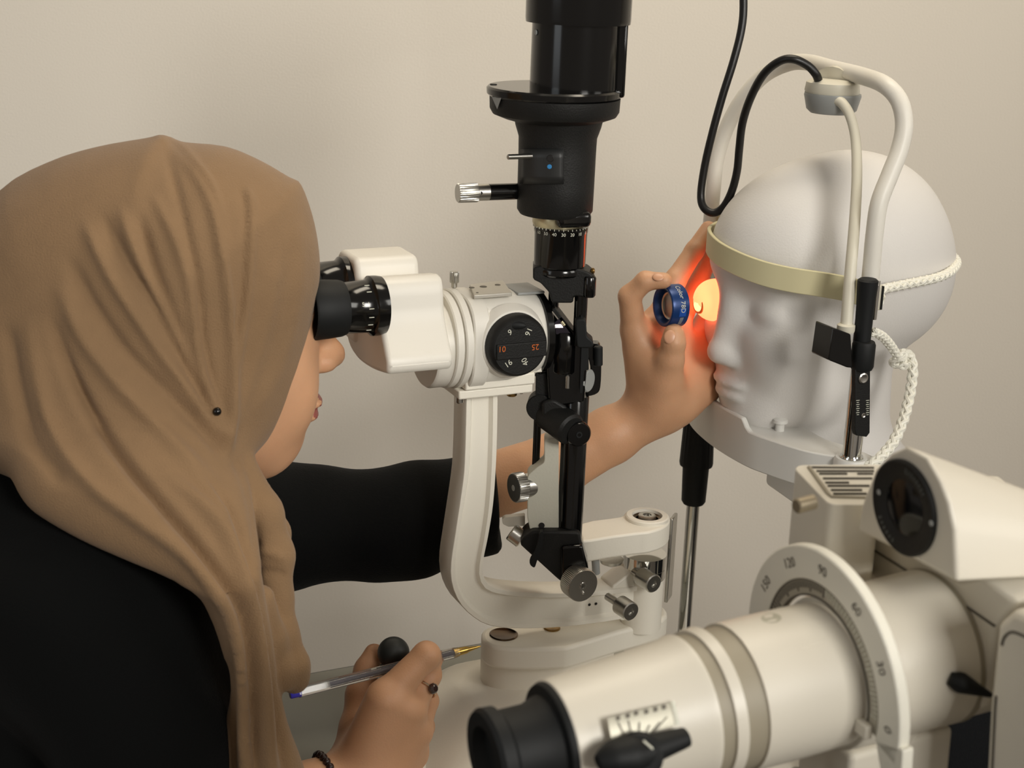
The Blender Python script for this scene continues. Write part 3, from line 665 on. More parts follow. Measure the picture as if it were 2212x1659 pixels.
# forehead band
bandpath = spline([(0.118, 0.112), (0.113, 0.090), (0.098, 0.0690), (0.078, 0.0530), (0.0605, 0.033), (0.0515, 0.006), (0.0525, -0.022), (0.0605, -0.047), (0.075, -0.0655), (0.093, -0.0790), (0.109, -0.0940), (0.116, -0.112)], 6)
zb0 = [1.186 + 0.008 * min(1, max(-1, (y + 0.035) / 0.065)) for x, y in bandpath]; zb1 = [z + 0.0192 for z in zb0]
def ribbon(path, z0, z1, th, tilt=0.0):
    V, Fc = [], []; m = len(path)
    p = [np.array(q, float) for q in path]
    for i in range(m):
        t = nrm(np.r_[p[min(i + 1, m - 1)] - p[max(i - 1, 0)], 0]); n = np.array([-t[1], t[0]]) * th / 2
        a = z0[i] if hasattr(z0, '__len__') else z0; b = z1[i] if hasattr(z1, '__len__') else z1
        for s, z in ((1, a), (1, b), (-1, b), (-1, a)): V.append(S.w([p[i][0] + n[0] * s, p[i][1] + n[1] * s, z]))
    for i in range(m - 1):
        for k in range(4):
            a, b = i * 4 + k, i * 4 + (k + 1) % 4; Fc.append((a, b, b + 4, a + 4))
    Fc += [(0, 1, 2, 3), tuple(range(4 * m - 4, 4 * m))]
    return V, Fc
mk('forehead_band', ribbon(bandpath, zb0, zb1, 0.003), mat('cream_rubber', (212, 204, 164), 0.55, sss=0.0), hr_, bevel=0.0006)
mk('band_clip', boxw(S.ws(1899, 643, -.108), EX, EY, UP, (0.006, 0.004, 0.019)), IVORY, hr_, bevel=0.001)
mk('band_clip_edge', boxw(S.ws(1904, 643, -.110), EX, EY, UP, (0.0012, 0.003, 0.018)), RUBBER, hr_)
# chin rest
crp = spline([(0.122, 0.122), (0.097, 0.102), (0.080, 0.064), (0.071, 0.015), (0.0705, -0.030), (0.076, -0.056), (0.088, -0.088), (0.104, -0.108), (0.118, -0.128)], 7)
ztop = [1.060 + 0.0085 * min(1, max(0, (y + 0.032) / 0.006)) * min(1, max(0, (0.118 - y) / 0.03)) for x, y in crp]
CHN = mat('white_plastic', (214, 213, 208), 0.4)
mk('chin_rest_wall', ribbon(crp, 1.030, ztop, 0.005), CHN, hr_, bevel=0.0012)
pl = [S.w([x + 0.002, y, 1.052]) for x, y in crp] + [S.w(q) for q in ([0.130, -0.128, 1.052], [0.128, -0.100, 1.052], [0.118, -0.07, 1.052], [0.120, 0.06, 1.052], [0.132, 0.122, 1.052])]
mk('chin_rest_tray', prism(pl, [0, 0, 0.0075]), CHN, hr_)
mk('post_boss', lathe(S.w([0.1105, -0.115, 1.020]), UP, [(0.010, 0.010), (0.014, 0.0135), (0.038, 0.0135), (0.0405, 0.0120)], 40), CHN, hr_)
mk('post_boss', lathe(S.w([0.1165, 0.115, 1.020]), UP, [(0, 0.010), (0.002, 0.014), (0.036, 0.014), (0.0400, 0.012)], 40), CHN, hr_)
mk('under_bracket', prism(rounded([S.w([0.084, -0.108, 1.012]), S.w([0.130, -0.122, 1.012]), S.w([0.130, -0.02, 1.012]), S.w([0.090, -0.03, 1.012])], 0.01), [0, 0, 0.019]), CHN, hr_, bevel=0.002)
pg = S.wt(1684, 930, 1.0595)
mk('paper_pin', lathe(pg - UP * 0.001, UP, [(0, 0.0036), (0.0075, 0.0036), (0.0080, 0.0060), (0.0105, 0.0058), (0.0120, 0.0035), (0.0122, 0)], 24), CHN, hr_)
# crossbar that bolts both posts to the table edge
mk('mounting_bar', prism([S.w([0.052, -0.14, 0.755]), S.w([0.130, -0.14, 0.755]), S.w([0.130, 0.14, 0.755]), S.w([0.052, 0.14, 0.755])], [0, 0, 0.026]), WHITE, hr_, bevel=0.003)
mk('post_foot', lathe(S.w([0.1105, -0.115, 0.77]), UP, [(0, 0.012), (0.035, 0.012), (0.037, 0.008)], 30), WHITE, hr_)

# ------------------------------------------------------------------ foam head
FOAM = mat('white_foam', (216, 213, 209), 0.5, bump=0.10, bscale=650, spec=0.35)
def head_field(X, Y, Z):
    Ya = np.abs(Y)
    d = ell(X, Y, Z, (0.172, 0, 1.194), (0.0920, 0.0745, 0.084))
    d = smin(d, ell(X, Y, Z, (0.122, 0, 1.196), (0.070, 0.062, 0.066)), 0.025)
    d = smin(d, ell(X, Y, Z, (0.118, 0, 1.125), (0.052, 0.053, 0.075)), 0.03)
    d = smin(d, ell(X, Y, Z, (0.135, 0, 1.090), (0.055, 0.050, 0.040)), 0.03)
    d = smin(d, ell(X, Y, Z, (0.096, 0, 1.070), (0.021, 0.027, 0.021)), 0.022)
    d = smin(d, ell(X, Ya, Z, (0.094, 0.036, 1.128), (0.024, 0.020, 0.026)), 0.022)
    d = smax(d, -ell(X, Ya, Z, (0.056, 0.033, 1.160), (0.017, 0.020, 0.0135)), 0.016)
    d = smin(d, ell(X, Ya, Z, (0.083, 0.031, 1.157), (0.0125, 0.0175, 0.0115)), 0.006)
    d = smin(d, cone(X, Y, Z, (0.070, 0, 1.166), (0.0600, 0, 1.124), 0.0060, 0.0090), 0.014)
    d = smin(d, ell(X, Y, Z, (0.0575, 0, 1.117), (0.0085, 0.0105, 0.0080)), 0.008)
    d = smin(d, ell(X, Ya, Z, (0.0655, 0.010, 1.114), (0.0085, 0.0062, 0.0060)), 0.006)
    d = smin(d, ell(X, Y, Z, (0.0700, 0, 1.0925), (0.0090, 0.0215, 0.0050)), 0.005)
    d = smin(d, ell(X, Y, Z, (0.0715, 0, 1.0825), (0.0090, 0.0185, 0.0055)), 0.005)
    d = smin(d, ell(X, Y, Z, (0.184, 0, 1.172), (0.0850, 0.0700, 0.0680)), 0.02)
    d = smin(d, cone(X, Y, Z, (0.176, 0, 1.13), (0.180, 0, 1.03), 0.044, 0.046), 0.018)
    d = smin(d, ell(X, Y, Z, (0.180, 0, 1.014), (0.067, 0.066, 0.022)), 0.03)
    d = smax(d, 1.002 - Z, 0.004)
    return d
v, f = field_mesh(head_field, (0.035, -0.085, 0.990), (0.285, 0.085, 1.290), 0.0022)
v = np.array([S.w(q) for q in v])
fh = mk('foam_head', (v, f), FOAM, None, ang=180)
tag(fh, 'white polystyrene mannequin head resting on the chin rest', 'mannequin head')
fh['label'] = 'white polystyrene mannequin head resting on the chin rest'

# model eye stuck on the far eye of the foam head; its emission stands in for the slit beam's light
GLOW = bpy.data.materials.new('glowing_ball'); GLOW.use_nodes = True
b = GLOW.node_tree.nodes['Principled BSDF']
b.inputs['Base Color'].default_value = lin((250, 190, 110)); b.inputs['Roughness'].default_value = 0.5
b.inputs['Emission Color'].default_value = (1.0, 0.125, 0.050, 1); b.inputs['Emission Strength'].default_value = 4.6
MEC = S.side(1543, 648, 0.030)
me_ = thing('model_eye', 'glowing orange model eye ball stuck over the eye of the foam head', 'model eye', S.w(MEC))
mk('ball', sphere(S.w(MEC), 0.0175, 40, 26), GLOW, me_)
LG = bpy.data.materials.new('lens_glow'); LG.use_nodes = True
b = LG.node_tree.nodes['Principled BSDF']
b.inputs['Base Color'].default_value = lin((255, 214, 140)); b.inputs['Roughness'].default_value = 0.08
b.inputs['Emission Color'].default_value = (1.0, 0.62, 0.30, 1); b.inputs['Emission Strength'].default_value = 1.5  # emission stands in for beam light caught by this lens
lx = S.side(1501, 657, 0.030)
lo = S.w([MEC[0] - 0.0150, 0.030, lx[2]])
mk('pupil_lens', lathe(lo, -EX, [(-0.002, 0.0062), (0.0010, 0.0062), (0.0022, 0.003), (0.0026, 0.0)], 32), LG, me_)
mk('lens_rim', lathe(lo, -EX, [(-0.004, 0.0086), (0.0008, 0.0080), (0.0012, 0.0070), (0.0004, 0.0060)], 32), mat('amber_plastic', (226, 120, 50), 0.2), me_)

# ------------------------------------------------------------------ rope
ROPE = mat('braided_nylon', (236, 234, 222), 0.4, spec=0.5)
rp = thing('braided_rope', 'white braided rope tied around the back of the foam head', 'rope', S.w([0.20, -0.08, 1.02]))
back_ = [S.ws(1903, 648, -.105)] + [S.w(q) for q in ([0.140, -0.0915, 1.1850], [0.165, -0.0865, 1.1865], [0.205, -0.0800, 1.1885], [0.234, -0.0630, 1.1900], [0.256, -0.0380, 1.1915], [0.2680, 0.0, 1.1920], [0.256, 0.040, 1.191], [0.235, 0.068, 1.190], [0.190, 0.0815, 1.188], [0.150, 0.092, 1.187], [0.118, 0.110, 1.186])]
def braid(path, r):
    """three strands wound over a core"""
    p = spline(path, 26); L = np.r_[0, np.cumsum([np.linalg.norm(p[i + 1] - p[i]) for i in range(len(p) - 1)])]
    n = int(L[-1] / 0.0007); t = np.linspace(0, L[-1], n); p = np.array([[np.interp(q, L, [a[i] for a in p]) for i in range(3)] for q in t])
    tg = np.gradient(p, axis=0); tg /= np.linalg.norm(tg, axis=1, keepdims=True)
    _, u, w = basis(tg[0]); out = []; U = []
    for i in range(n):
        u = nrm(u - tg[i] * np.dot(u, tg[i])); U.append((u, np.cross(tg[i], u)))
    for dirn in (1, -1):
        for k in range(3):
            q = []
            for i in range(n):
                a = 2 * math.pi * k / 3 + dirn * t[i] / (r * 0.95) + (0.5 if dirn < 0 else 0)
                rad = r * (0.62 + 0.10 * math.sin(3 * a + dirn))
                q.append(p[i] + (U[i][0] * math.cos(a) + U[i][1] * math.sin(a)) * rad)
            out.append(tube(q, r * 0.46, 7))
    return out
def rope(name, path, r):
    return mk(name, join(*braid(path, r)), ROPE, rp, recalc=False)
rope('head_loop', back_, 0.0036)
knot = S.ws(1946, 776, -.085)
rope('short_end', [S.ws(a, b, c) for a, b, c in ((1884, 716, -.112), (1905, 726, -.104), (1925, 748, -.094), (1942, 776, -.086))], 0.0034)
rope('hanging_end', [S.ws(a, b, c) for a, b, c in ((1944, 782, -.086), (1952, 764, -.082), (1966, 772, -.084), (1972, 800, -.090), (1966, 850, -.098), (1952, 905, -.108), (1930, 955, -.118), (1900, 990, -.126), (1872, 1012, -.130))], 0.0040)
mk('knot', join(*braid([knot + EX * 0.006 * math.cos(a) + UP * 0.005 * math.sin(a) + EY * 0.003 * math.sin(2 * a) for a in np.linspace(0, 5.8, 9)], 0.0034)), ROPE, rp, recalc=False)

# ------------------------------------------------------------------ black cable of the fixation lamp
cbp = [(1600, -90, .060), (1606, 0, .055), (1602, 60, .052), (1585, 130, .050), (1560, 210, .050), (1538, 290, .052), (1522, 360, .055), (1514, 420, .055), (1520, 448, .050), (1540, 460, .044), (1562, 448, .040), (1580, 415, .036), (1592, 370, .032), (1597, 320, .028), (1604, 265, .022), (1622, 210, .012), (1650, 160, .000), (1685, 132, -.012), (1715, 128, -.020), (1745, 142, -.024), (1762, 160, -.026), (1768, 174, -.024)]
capz = P(1254, -160, YT)[2]; capx = P(1254, -100, YT)[0]; w0 = S.ws(1600, -90, .060)
lead = [np.array([capx, YT, capz - 0.002]), np.array([capx + 0.004, YT + 0.002, capz + 0.035]), np.array([capx + 0.035, YT + 0.02, capz + 0.062]), w0 + np.array([-0.030, -0.02, 0.075]), w0 + np.array([-0.004, -0.002, 0.040])]
cb_ = mk('power_cable', tube(spline(lead + [S.ws(a, b, c) for a, b, c in cbp], 6), 0.0033, 12), mat('black_pvc', (14, 13, 13), 0.4), None)
tag(cb_, 'thin black cable looping from the tower down and up into the headrest lamp pod', 'cable')

# ------------------------------------------------------------------ hand-held lens
LC = S.side(1450, 660, 0.018)
hl = thing('hand_lens', 'small blue-rimmed round lens marked 78D held between finger and thumb', 'lens', S.w([LC[0], LC[1], LC[2] - 0.0165]))
BLUE = mat('blue_anodised', (12, 54, 112), 0.35, 0.3, spec=0.6)
ls = nrm(np.array(-EX) + UP * 0.02); lo = S.w(LC)
mk('lens_ring', lathe(lo, ls, [(-0.0075, 0.0162), (-0.0070, 0.0172), (0.0050, 0.0172), (0.0075, 0.0165), (0.0080, 0.0157), (0.0075, 0.0140), (0.0015, 0.0105), (-0.0035, 0.0105), (-0.0070, 0.0132), (-0.0075, 0.0162)], 64), BLUE, hl)
GLASS = bpy.data.materials.new('lens_glass'); GLASS.use_nodes = True
b = GLASS.node_tree.nodes['Principled BSDF']; b.inputs['Base Color'].default_value = (1, 1, 1, 1); b.inputs['Roughness'].default_value = 0.0
b.inputs['Transmission Weight'].default_value = 1.0; b.inputs['IOR'].default_value = 1.03
mk('glass', lathe(lo, ls, [(-0.0045, 0.0), (-0.0042, 0.005), (-0.0030, 0.0106), (0.0008, 0.0106), (0.0022, 0.005), (0.0026, 0.0)], 40), GLASS, hl)
mk('chrome_lip', lathe(lo, ls, [(0.0012, 0.0107), (0.0026, 0.0110), (0.0020, 0.0098), (0.0010, 0.0098)], 48), STEEL, hl)
def lens_wrap(ang0, rad=0.01735):
    # text runs round the rim; x along the rim (downwards on the camera side), y along the axis
    def w(x, y):
        a = ang0 - x / rad
        return lo + (-EY * math.cos(a) + UP * math.sin(a)) * rad + EX * (0.0010 + y)
    return w
mk('lettering', text('78D', 0.0056, lo, EX, UP, wrap=lens_wrap(0.16)), PRINTW, hl, smooth=False)
mk('lettering', text('Color', 0.0056, lo, EX, UP, wrap=lens_wrap(0.95)), PRINTW, hl, smooth=False)
pv = [lens_wrap(-0.36, 0.0173)(x, y) for x in np.linspace(0, 0.008, 8) for y in (-0.0016, 0.0016)]
mk('grey_bar', (pv, [(2 * i, 2 * i + 1, 2 * i + 3, 2 * i + 2) for i in range(7)]), mat('grey_mark', (120, 126, 136), 0.5), hl)
pv = [lens_wrap(0.10, 0.01726)(x, y) for x in np.linspace(0, 0.0070, 8) for y in (-0.0030, 0.0030)]
mk('blue_field', (pv, [(2 * i, 2 * i + 1, 2 * i + 3, 2 * i + 2) for i in range(7)]), mat('bright_blue', (20, 76, 165), 0.4), hl)
# ------------------------------------------------------------------ keratometer in the foreground
K = Frame(P(1767, 1458, 0.66), 24.0)
_t = math.radians(3.5)
K.R = K.R @ np.array([[math.cos(_t), 0, -math.sin(_t)], [0, 1, 0], [math.sin(_t), 0, math.cos(_t)]])   # barrel rises slightly away from the eyepiece
KX, KY = K.R[:, 0], K.R[:, 1]
kr = thing('keratometer', 'cream keratometer with long barrel and white angle dial in the foreground', 'keratometer', [K.w([0.05, 0, 0])[0], K.w([0.05, 0, 0])[1], 0.0])
KC = mat('warm_white_enamel', (212, 206, 192), 0.4, bump=0.03, bscale=400)
KG = mat('groove_grey', (150, 142, 124), 0.5)
def kx(px, py): return K.side(px, py, 0)[0]
def kl(name, prof, m, parent=kr, y=0.0, z=0.0, n=64, **k):
    return mk(name, lathe(K.w([0, y, z]), KX, prof, n, **k), m, parent)
RB = 0.0345
barrel = kl('barrel', [(-0.1400, RB - 0.0082), (-0.1385, RB - 0.0065), (-0.100, RB - 0.0030), (-0.076, RB - 0.0008), (-0.074, RB), (-0.0725, RB), (-0.0725, RB - 0.0015), (-0.0655, RB - 0.0015), (-0.0655, RB + 0.0005), (-0.0600, RB + 0.0012), (-0.0600, RB - 0.0012), (-0.0485, RB - 0.0012), (-0.0485, RB + 0.0004), (-0.0300, RB + 0.0006), (0.004, RB + 0.0004)], KC)
for a, b_ in ((-0.0725, -0.0655), (-0.0600, -0.0485)):
    kl('grip_groove', [(a, RB - 0.0012), (b_, RB - 0.0010)], KG, barrel)
eye = kl('eyepiece', [(-0.1370, 0.0272), (-0.1400, 0.0274), (-0.1420, 0.0264), (-0.1428, 0.0222), (-0.1500, 0.0198), (-0.1630, 0.0198), (-0.1650, 0.0222), (-0.1705, 0.0226), (-0.1725, 0.0212), (-0.1725, 0.015), (-0.1670, 0.013), (-0.1660, 0.0)], RUBBER)
# engraved plate and lever on the near flank of the barrel
def on_barrel(px, py, lift):
    o = K.loc(CAM); d = K.R.T @ ray(px, py); R = RB + lift
    a = d[1] ** 2 + d[2] ** 2; b = 2 * (o[1] * d[1] + o[2] * d[2]); c = o[1] ** 2 + o[2] ** 2 - R * R
    t = (-b - math.sqrt(max(b * b - 4 * a * c, 0))) / (2 * a); return K.w(o + d * t)
def patch(corners, lift, n=8):
    c = [np.array(q, float) for q in corners]; V = []
    for i in range(n + 1):
        for j in range(n + 1):
            u, w = i / n, j / n
            q = c[0] * (1 - u) * (1 - w) + c[1] * u * (1 - w) + c[2] * u * w + c[3] * (1 - u) * w
            V.append(on_barrel(q[0], q[1], lift))
    return V, [(i * (n + 1) + j, i * (n + 1) + j + 1, (i + 1) * (n + 1) + j + 1, (i + 1) * (n + 1) + j) for i in range(n) for j in range(n)]
ov = [on_barrel(1666, 1335, 0.0006)] + [on_barrel(1666 + 22 * math.cos(t), 1335 + 11 * math.sin(t), 0.0006) for t in np.linspace(0, 2 * math.pi, 24, endpoint=False)]
mk('oval_inset', (ov, [(0, i + 1, (i + 1) % 24 + 1) for i in range(24)]), mat('grey_cap', (172, 168, 150), 0.5), barrel)
plate = mk('scale_plate', patch([(1312, 1552), (1452, 1516), (1462, 1566), (1322, 1604)], 0.0004), mat('etched_plate', (178, 174, 158), 0.35, 0.3), barrel)
for a, b_ in (((1334, 1560), (1352, 1600)), ((1356, 1556), (1366, 1600)), ((1380, 1560), (1378, 1600)), ((1402, 1566), (1384, 1602)), ((1424, 1560), (1388, 1604)), ((1440, 1548), (1392, 1604))):
    mk('engraved_line', patch([(a[0], a[1]), (a[0] + 3, a[1]), (b_[0] + 3, b_[1]), (b_[0], b_[1])], 0.0008, 3), PRINTD, plate)
for px, py in ((1335, 1552), (1356, 1547), (1374, 1541), (1396, 1538), (1416, 1533), (1434, 1528)):
    mk('engraved_mark', patch([(px - 4, py - 5), (px + 4, py - 7), (px + 5, py + 3), (px - 3, py + 5)], 0.0008, 2), PRINTD, plate)
mk('plate_edge', patch([(1450, 1516), (1458, 1514), (1468, 1564), (1460, 1566)], 0.0009, 4), PRINTW, plate)
lq = [on_barrel(a, b_, 0.006) for a, b_ in ((1292, 1648), (1330, 1634), (1385, 1624), (1440, 1606), (1482, 1592))]
lev = mk('lever_knob', tube(spline(lq, 6), [0.0035, 0.0075, 0.0092, 0.0070, 0.0058, 0.0048], 16, flat=0.85), RUBBER, barrel)
mk('lever_hub', cyl2(on_barrel(1380, 1634, -0.004), on_barrel(1380, 1634, 0.010), 0.0105, 0.002), RUBBER, lev)
mk('lever_line', cyl2(on_barrel(1390, 1600, 0.0155), on_barrel(1410, 1618, 0.0155), 0.0005, 0.0001, 8), PRINTW, lev)
# angle dial: a broad half ring facing the eyepiece
RN = 0.0545
def arc(r, a0, a1, X, n=48):
    return [K.w([X, -r * math.cos(t), r * math.sin(t)]) for t in np.linspace(math.radians(a0), math.radians(a1), n)]
DIAL = mat('dial_white', (228, 225, 212), 0.4)
dial = mk('angle_dial', prism(arc(0.0632, -14, 192, 0.0) + arc(0.0466, 192, -14, 0.0), KX * 0.006), DIAL, kr, bevel=0.0010)
mk('vernier_ring', prism(arc(0.0468, -12, 190, 0.0012) + arc(0.0385, 190, -12, 0.0012), KX * 0.0025), mat('clear_scale', (172, 166, 150), 0.25), dial)
mk('vernier_rim', prism(arc(0.0471, -10, 190, 0.0006) + arc(0.0461, 190, -10, 0.0006), KX * 0.002), PRINTD, dial)
mk('vernier_rim', prism(arc(0.0392, -10, 190, 0.0006) + arc(0.0384, 190, -10, 0.0006), KX * 0.002), PRINTD, dial)
for a in range(0, 181, 30):
    t = math.radians(a); er = np.array([0, -math.cos(t), math.sin(t)]); et = np.array([0, math.sin(t), math.cos(t)])
    if a < 180:
        mk('numeral', text(str(a), 0.0070, K.w(er * RN), K.v([0, -math.sin(t), -math.cos(t)]), K.v(er), 0.0004), PRINTD, dial, smooth=False)
for k in range(0, 181, 3):
    t = math.radians(k); er = np.array([0, -math.cos(t), math.sin(t)]); et = np.array([0, math.sin(t), math.cos(t)])
    L = 0.0050 if k % 15 == 0 else 0.0034
    mk('degree_tick', boxw(K.w(np.array([0.0010, 0, 0]) + er * (0.0456 - L / 2)), KX, K.v(er), K.v(et), (0.0006, L, 0.0006)), PRINTW if k < 90 else PRINTD, dial)
mk('dial_tab', prism(rounded([K.w(q) for q in ([0, -0.066, -0.004], [0, -0.066, -0.020], [0, -0.052, -0.026], [0, -0.046, -0.010])], 0.002), KX * 0.006), DIAL, dial, bevel=0.001)
mk('index_block', boxw(K.w([-0.001, -0.0385, -0.008]), KX, KY, UP, (0.004, 0.009, 0.007)), KC, dial, bevel=0.0008)
# rear drum and yoke
drum = kl('rear_drum', [(0.004, 0.0370), (0.006, 0.0375), (0.0650, 0.0385), (0.0662, 0.0375), (0.0690, 0.0375)], KC)
kl('drum_seam', [(0.0655, 0.0381), (0.0690, 0.0388)], KG, drum)
cs = K.ws(2068, 1472, -0.040)
mk('cone_screw', lathe(cs, nrm(KX * 0.75 - KY * 0.45 - UP * 0.35), [(-0.004, 0.0030), (0.0, 0.0048), (0.002, 0.0050), (0.006, 0.0040), (0.017, 0.0012), (0.0178, 0.0)], 24), RUBBER, drum)
# support pillar under the dial down to the floor
pil = mk('pillar', lathe(K.w([0.035, 0.0, 0.0]) * [1, 1, 0], UP, [(0.03, 0.055), (0.06, 0.035), (0.95, 0.026), (1.02, 0.026), (1.082, 0.024)], 40), KC, kr)
mk('saddle', prism(rounded([K.w(q) for q in ([0.004, -0.024, -0.032], [0.004, 0.020, -0.032], [0.004, 0.022, -0.11], [0.004, -0.022, -0.11])], 0.004), KX * 0.060), KC, kr, bevel=0.003, seg=3)
mk('foot', lathe(K.w([0.035, 0.0, 0.0]) * [1, 1, 0], UP, [(0.0, 0.15), (0.02, 0.15), (0.035, 0.06)], 48), KC, kr)
mk('height_knob', lathe(K.w([-0.002, -0.030, -0.066]), nrm(-KX * 0.7 - KY * 0.6), [(-0.012, 0.006), (0.0, 0.006), (0.0, 0.0165), (0.002, 0.018), (0.012, 0.018), (0.014, 0.016), (0.014, 0.0)], 36), RUBBER, kr)
mk('clamp_rod', cyl2(K.w([-0.02, -0.012, -0.040]), K.w([0.02, -0.030, -0.110]), 0.003), CHROME, kr)
# lamp hood with the round window
XH = 0.040
hood = [(1851, 1146), (1862, 1086), (1890, 1012), (1925, 977), (1957, 963), (2002, 986), (2032, 1038), (2050, 1086), (2062, 1146), (2066, 1258), (1969, 1206)]
h0 = [K.wf(a, b_, XH) for a, b_ in hood]
shift = [(0.075, 0, 0.0)] * 11
tops = {2: 0.0, 3: -0.0, 4: 0.0, 5: 0.0}
h1 = []
zc = K.loc(h0[9])[2]
for q in h0:
    l = K.loc(q); z = zc + (l[2] - zc) * 0.22; h1.append(K.w([XH + 0.130, l[1] * 0.86 - 0.004, z - 0.022]))
hd = mk('lamp_hood', loft(h0, h1), KC, kr, bevel=0.0035, seg=4)
wc = K.wf(1956, 1096, XH)
HG = mat('dark_glass', (8, 10, 13), 0.12)
win = mk('window_bezel', lathe(wc, -KX, [(-0.002, 0.0232), (0.0016, 0.0232), (0.0022, 0.0224), (0.0018, 0.0160), (0.0005, 0.0140), (0.0005, 0.0)], 56), BLACKM, hd)
mk('window_glass', lathe(wc, -KX, [(0.0004, 0.0140), (0.0012, 0.010), (0.0016, 0.0)], 40), HG, win)
for px, py in ((1899, 1063), (2012, 1130)):
    mk('bezel_screw', cyl(K.wf(px, py, XH - 0.0021), -KX, 0.0005, 0.0014, n=16), GREYP, win)
DIM = mat('dim_print', (64, 66, 64), 0.6)
def bezel_mark(deg, w, h):
    t = math.radians(deg); er = K.v([0, -math.cos(t), 0]) + K.R[:, 2] * math.sin(t); et = np.cross(KX, er)
    mk('bezel_mark', boxw(wc - KX * 0.0021 + er * 0.0190, KX, er, et, (0.0004, h, w)), DIM, win)
for i_ in range(8): bezel_mark(86 - i_ * 6.5, 0.0012, (0.0030, 0.0024, 0.0027, 0.0020, 0.0026, 0.0022, 0.0028, 0.0020)[i_])
for i_ in range(6): bezel_mark(214 + i_ * 8.0, 0.0013, (0.0026, 0.0018, 0.0022, 0.0020, 0.0016, 0.0022)[i_])
# lamp house with ventilation grille beside the hood
ZG = K.top(1800, 1050, 0)[2] + 0.066
gp = [(1716, 1012), (1726, 1004), (1910, 1003), (1900, 1090), (1800, 1090), (1786, 1084)]
hz_ = rounded([K.wt(a, b_, ZG) for a, b_ in gp], 0.003, 3)
lh = mk('lamp_house', prism(hz_, [0, 0, -0.050]), KC, kr, bevel=0.003, seg=3)
rows = [((1764, 1018), (1888, 1018)), ((1770, 1024), (1830, 1024)), ((1852, 1024), (1886, 1024)), ((1778, 1034), (1884, 1034)), ((1783, 1043), (1834, 1043)), ((1788, 1050), (1878, 1050)), ((1795, 1059), (1862, 1059)), ((1800, 1067), (1872, 1067)), ((1752, 1010), (1888, 1011))]
mat_slot = mat('vent_shadow', (66, 60, 50), 0.8)
for a, b_ in rows:
    mk('vent_slot', tube([K.wt(a[0], a[1], ZG + 0.0002), K.wt(b_[0], b_[1], ZG + 0.0002)], 0.0008, 8), mat_slot, lh)
gr = [K.wt(a, b_, ZG + 0.0001) for a, b_ in ((1748, 1010), (1788, 1066), (1796, 1074), (1872, 1076))]
mk('vent_groove', tube(gr, 0.0012, 8), KG, lh)
mk('lamp_screw', lathe(K.wf(1742, 1088, kx(1742, 1088) + 0.01), nrm(-KX - KY * 0.1), [(-0.004, 0.0036), (0.0055, 0.0036), (0.0062, 0.0030), (0.0062, 0.0)], 28), mat('aged_metal', (150, 138, 116), 0.4, 0.6), lh)
# body casting behind the dial and the side casing
bc = [(1778, 1090), (1862, 1088), (1975, 1195), (2070, 1252), (2118, 1242), (2196, 1300), (2150, 1360), (2130, 1525), (2060, 1560), (1880, 1450), (1792, 1260)]
mk('body_casting', prism([K.wf(a, b_, 0.0680) for a, b_ in bc], KX * 0.09), KC, kr, bevel=0.003, seg=3)
sm = [(1768, 1146), (1785, 1157), (1842, 1160), (1900, 1196), (1960, 1234), (2030, 1275), (2090, 1312), (2148, 1352)]
mk('casting_seam', tube([K.wf(a, b_, 0.0677) for a, b_ in sm], 0.0007, 6), PRINTD, kr)
sd = [(2152, 1348), (2185, 1316), (2360, 1390), (2360, 1800), (2120, 1800), (2134, 1520)]
side = mk('side_casing', prism([K.wf(a, b_, 0.050) for a, b_ in sd], KX * 0.10), KC, kr, bevel=0.004, seg=3)
pn_ = [(2166, 1378), (2184, 1362), (2340, 1430), (2340, 1780), (2138, 1780), (2150, 1520)]
mk('panel_seam', tube(rounded([K.wf(a, b_, 0.0498) for a, b_ in pn_], 0.004, 3), 0.0007, 6), PRINTD, side)

# ------------------------------------------------------------------ dark seat behind the keratometer
cp = P(2045, 1640, 1.02)
st = thing('chair', 'dark navy upholstered chair half hidden behind the keratometer', 'chair', [cp[0], cp[1], 0])
NAVY = mat('navy_cloth', (14, 20, 28), 0.9, bump=0.3, bscale=500)
cz = cp[2]
def cbox(dx, dy, dz, s): return boxw([cp[0] + dx, cp[1] + dy, dz], [0.9, 0.42, 0], [-0.42, 0.9, 0], UP, s)
mk('backrest', cbox(0.08, 0.03, cz + 0.02, (0.06, 0.40, 0.20)), NAVY, st, bevel=0.02, seg=4)
mk('back_bar', cbox(0.115, 0.05, 0.65, (0.02, 0.06, 0.40)), BLACKM, st, bevel=0.004)
mk('seat', cbox(0.33, 0.15, 0.48, (0.44, 0.44, 0.07)), NAVY, st, bevel=0.02, seg=4)
mk('column', cyl([cp[0] + 0.33, cp[1] + 0.15, 0.05], UP, 0.40, 0.025), BLACKM, st)
mk('foot', lathe([cp[0] + 0.33, cp[1] + 0.15, 0.0], UP, [(0, 0.24), (0.02, 0.24), (0.06, 0.03)], 40), BLACKM, st)
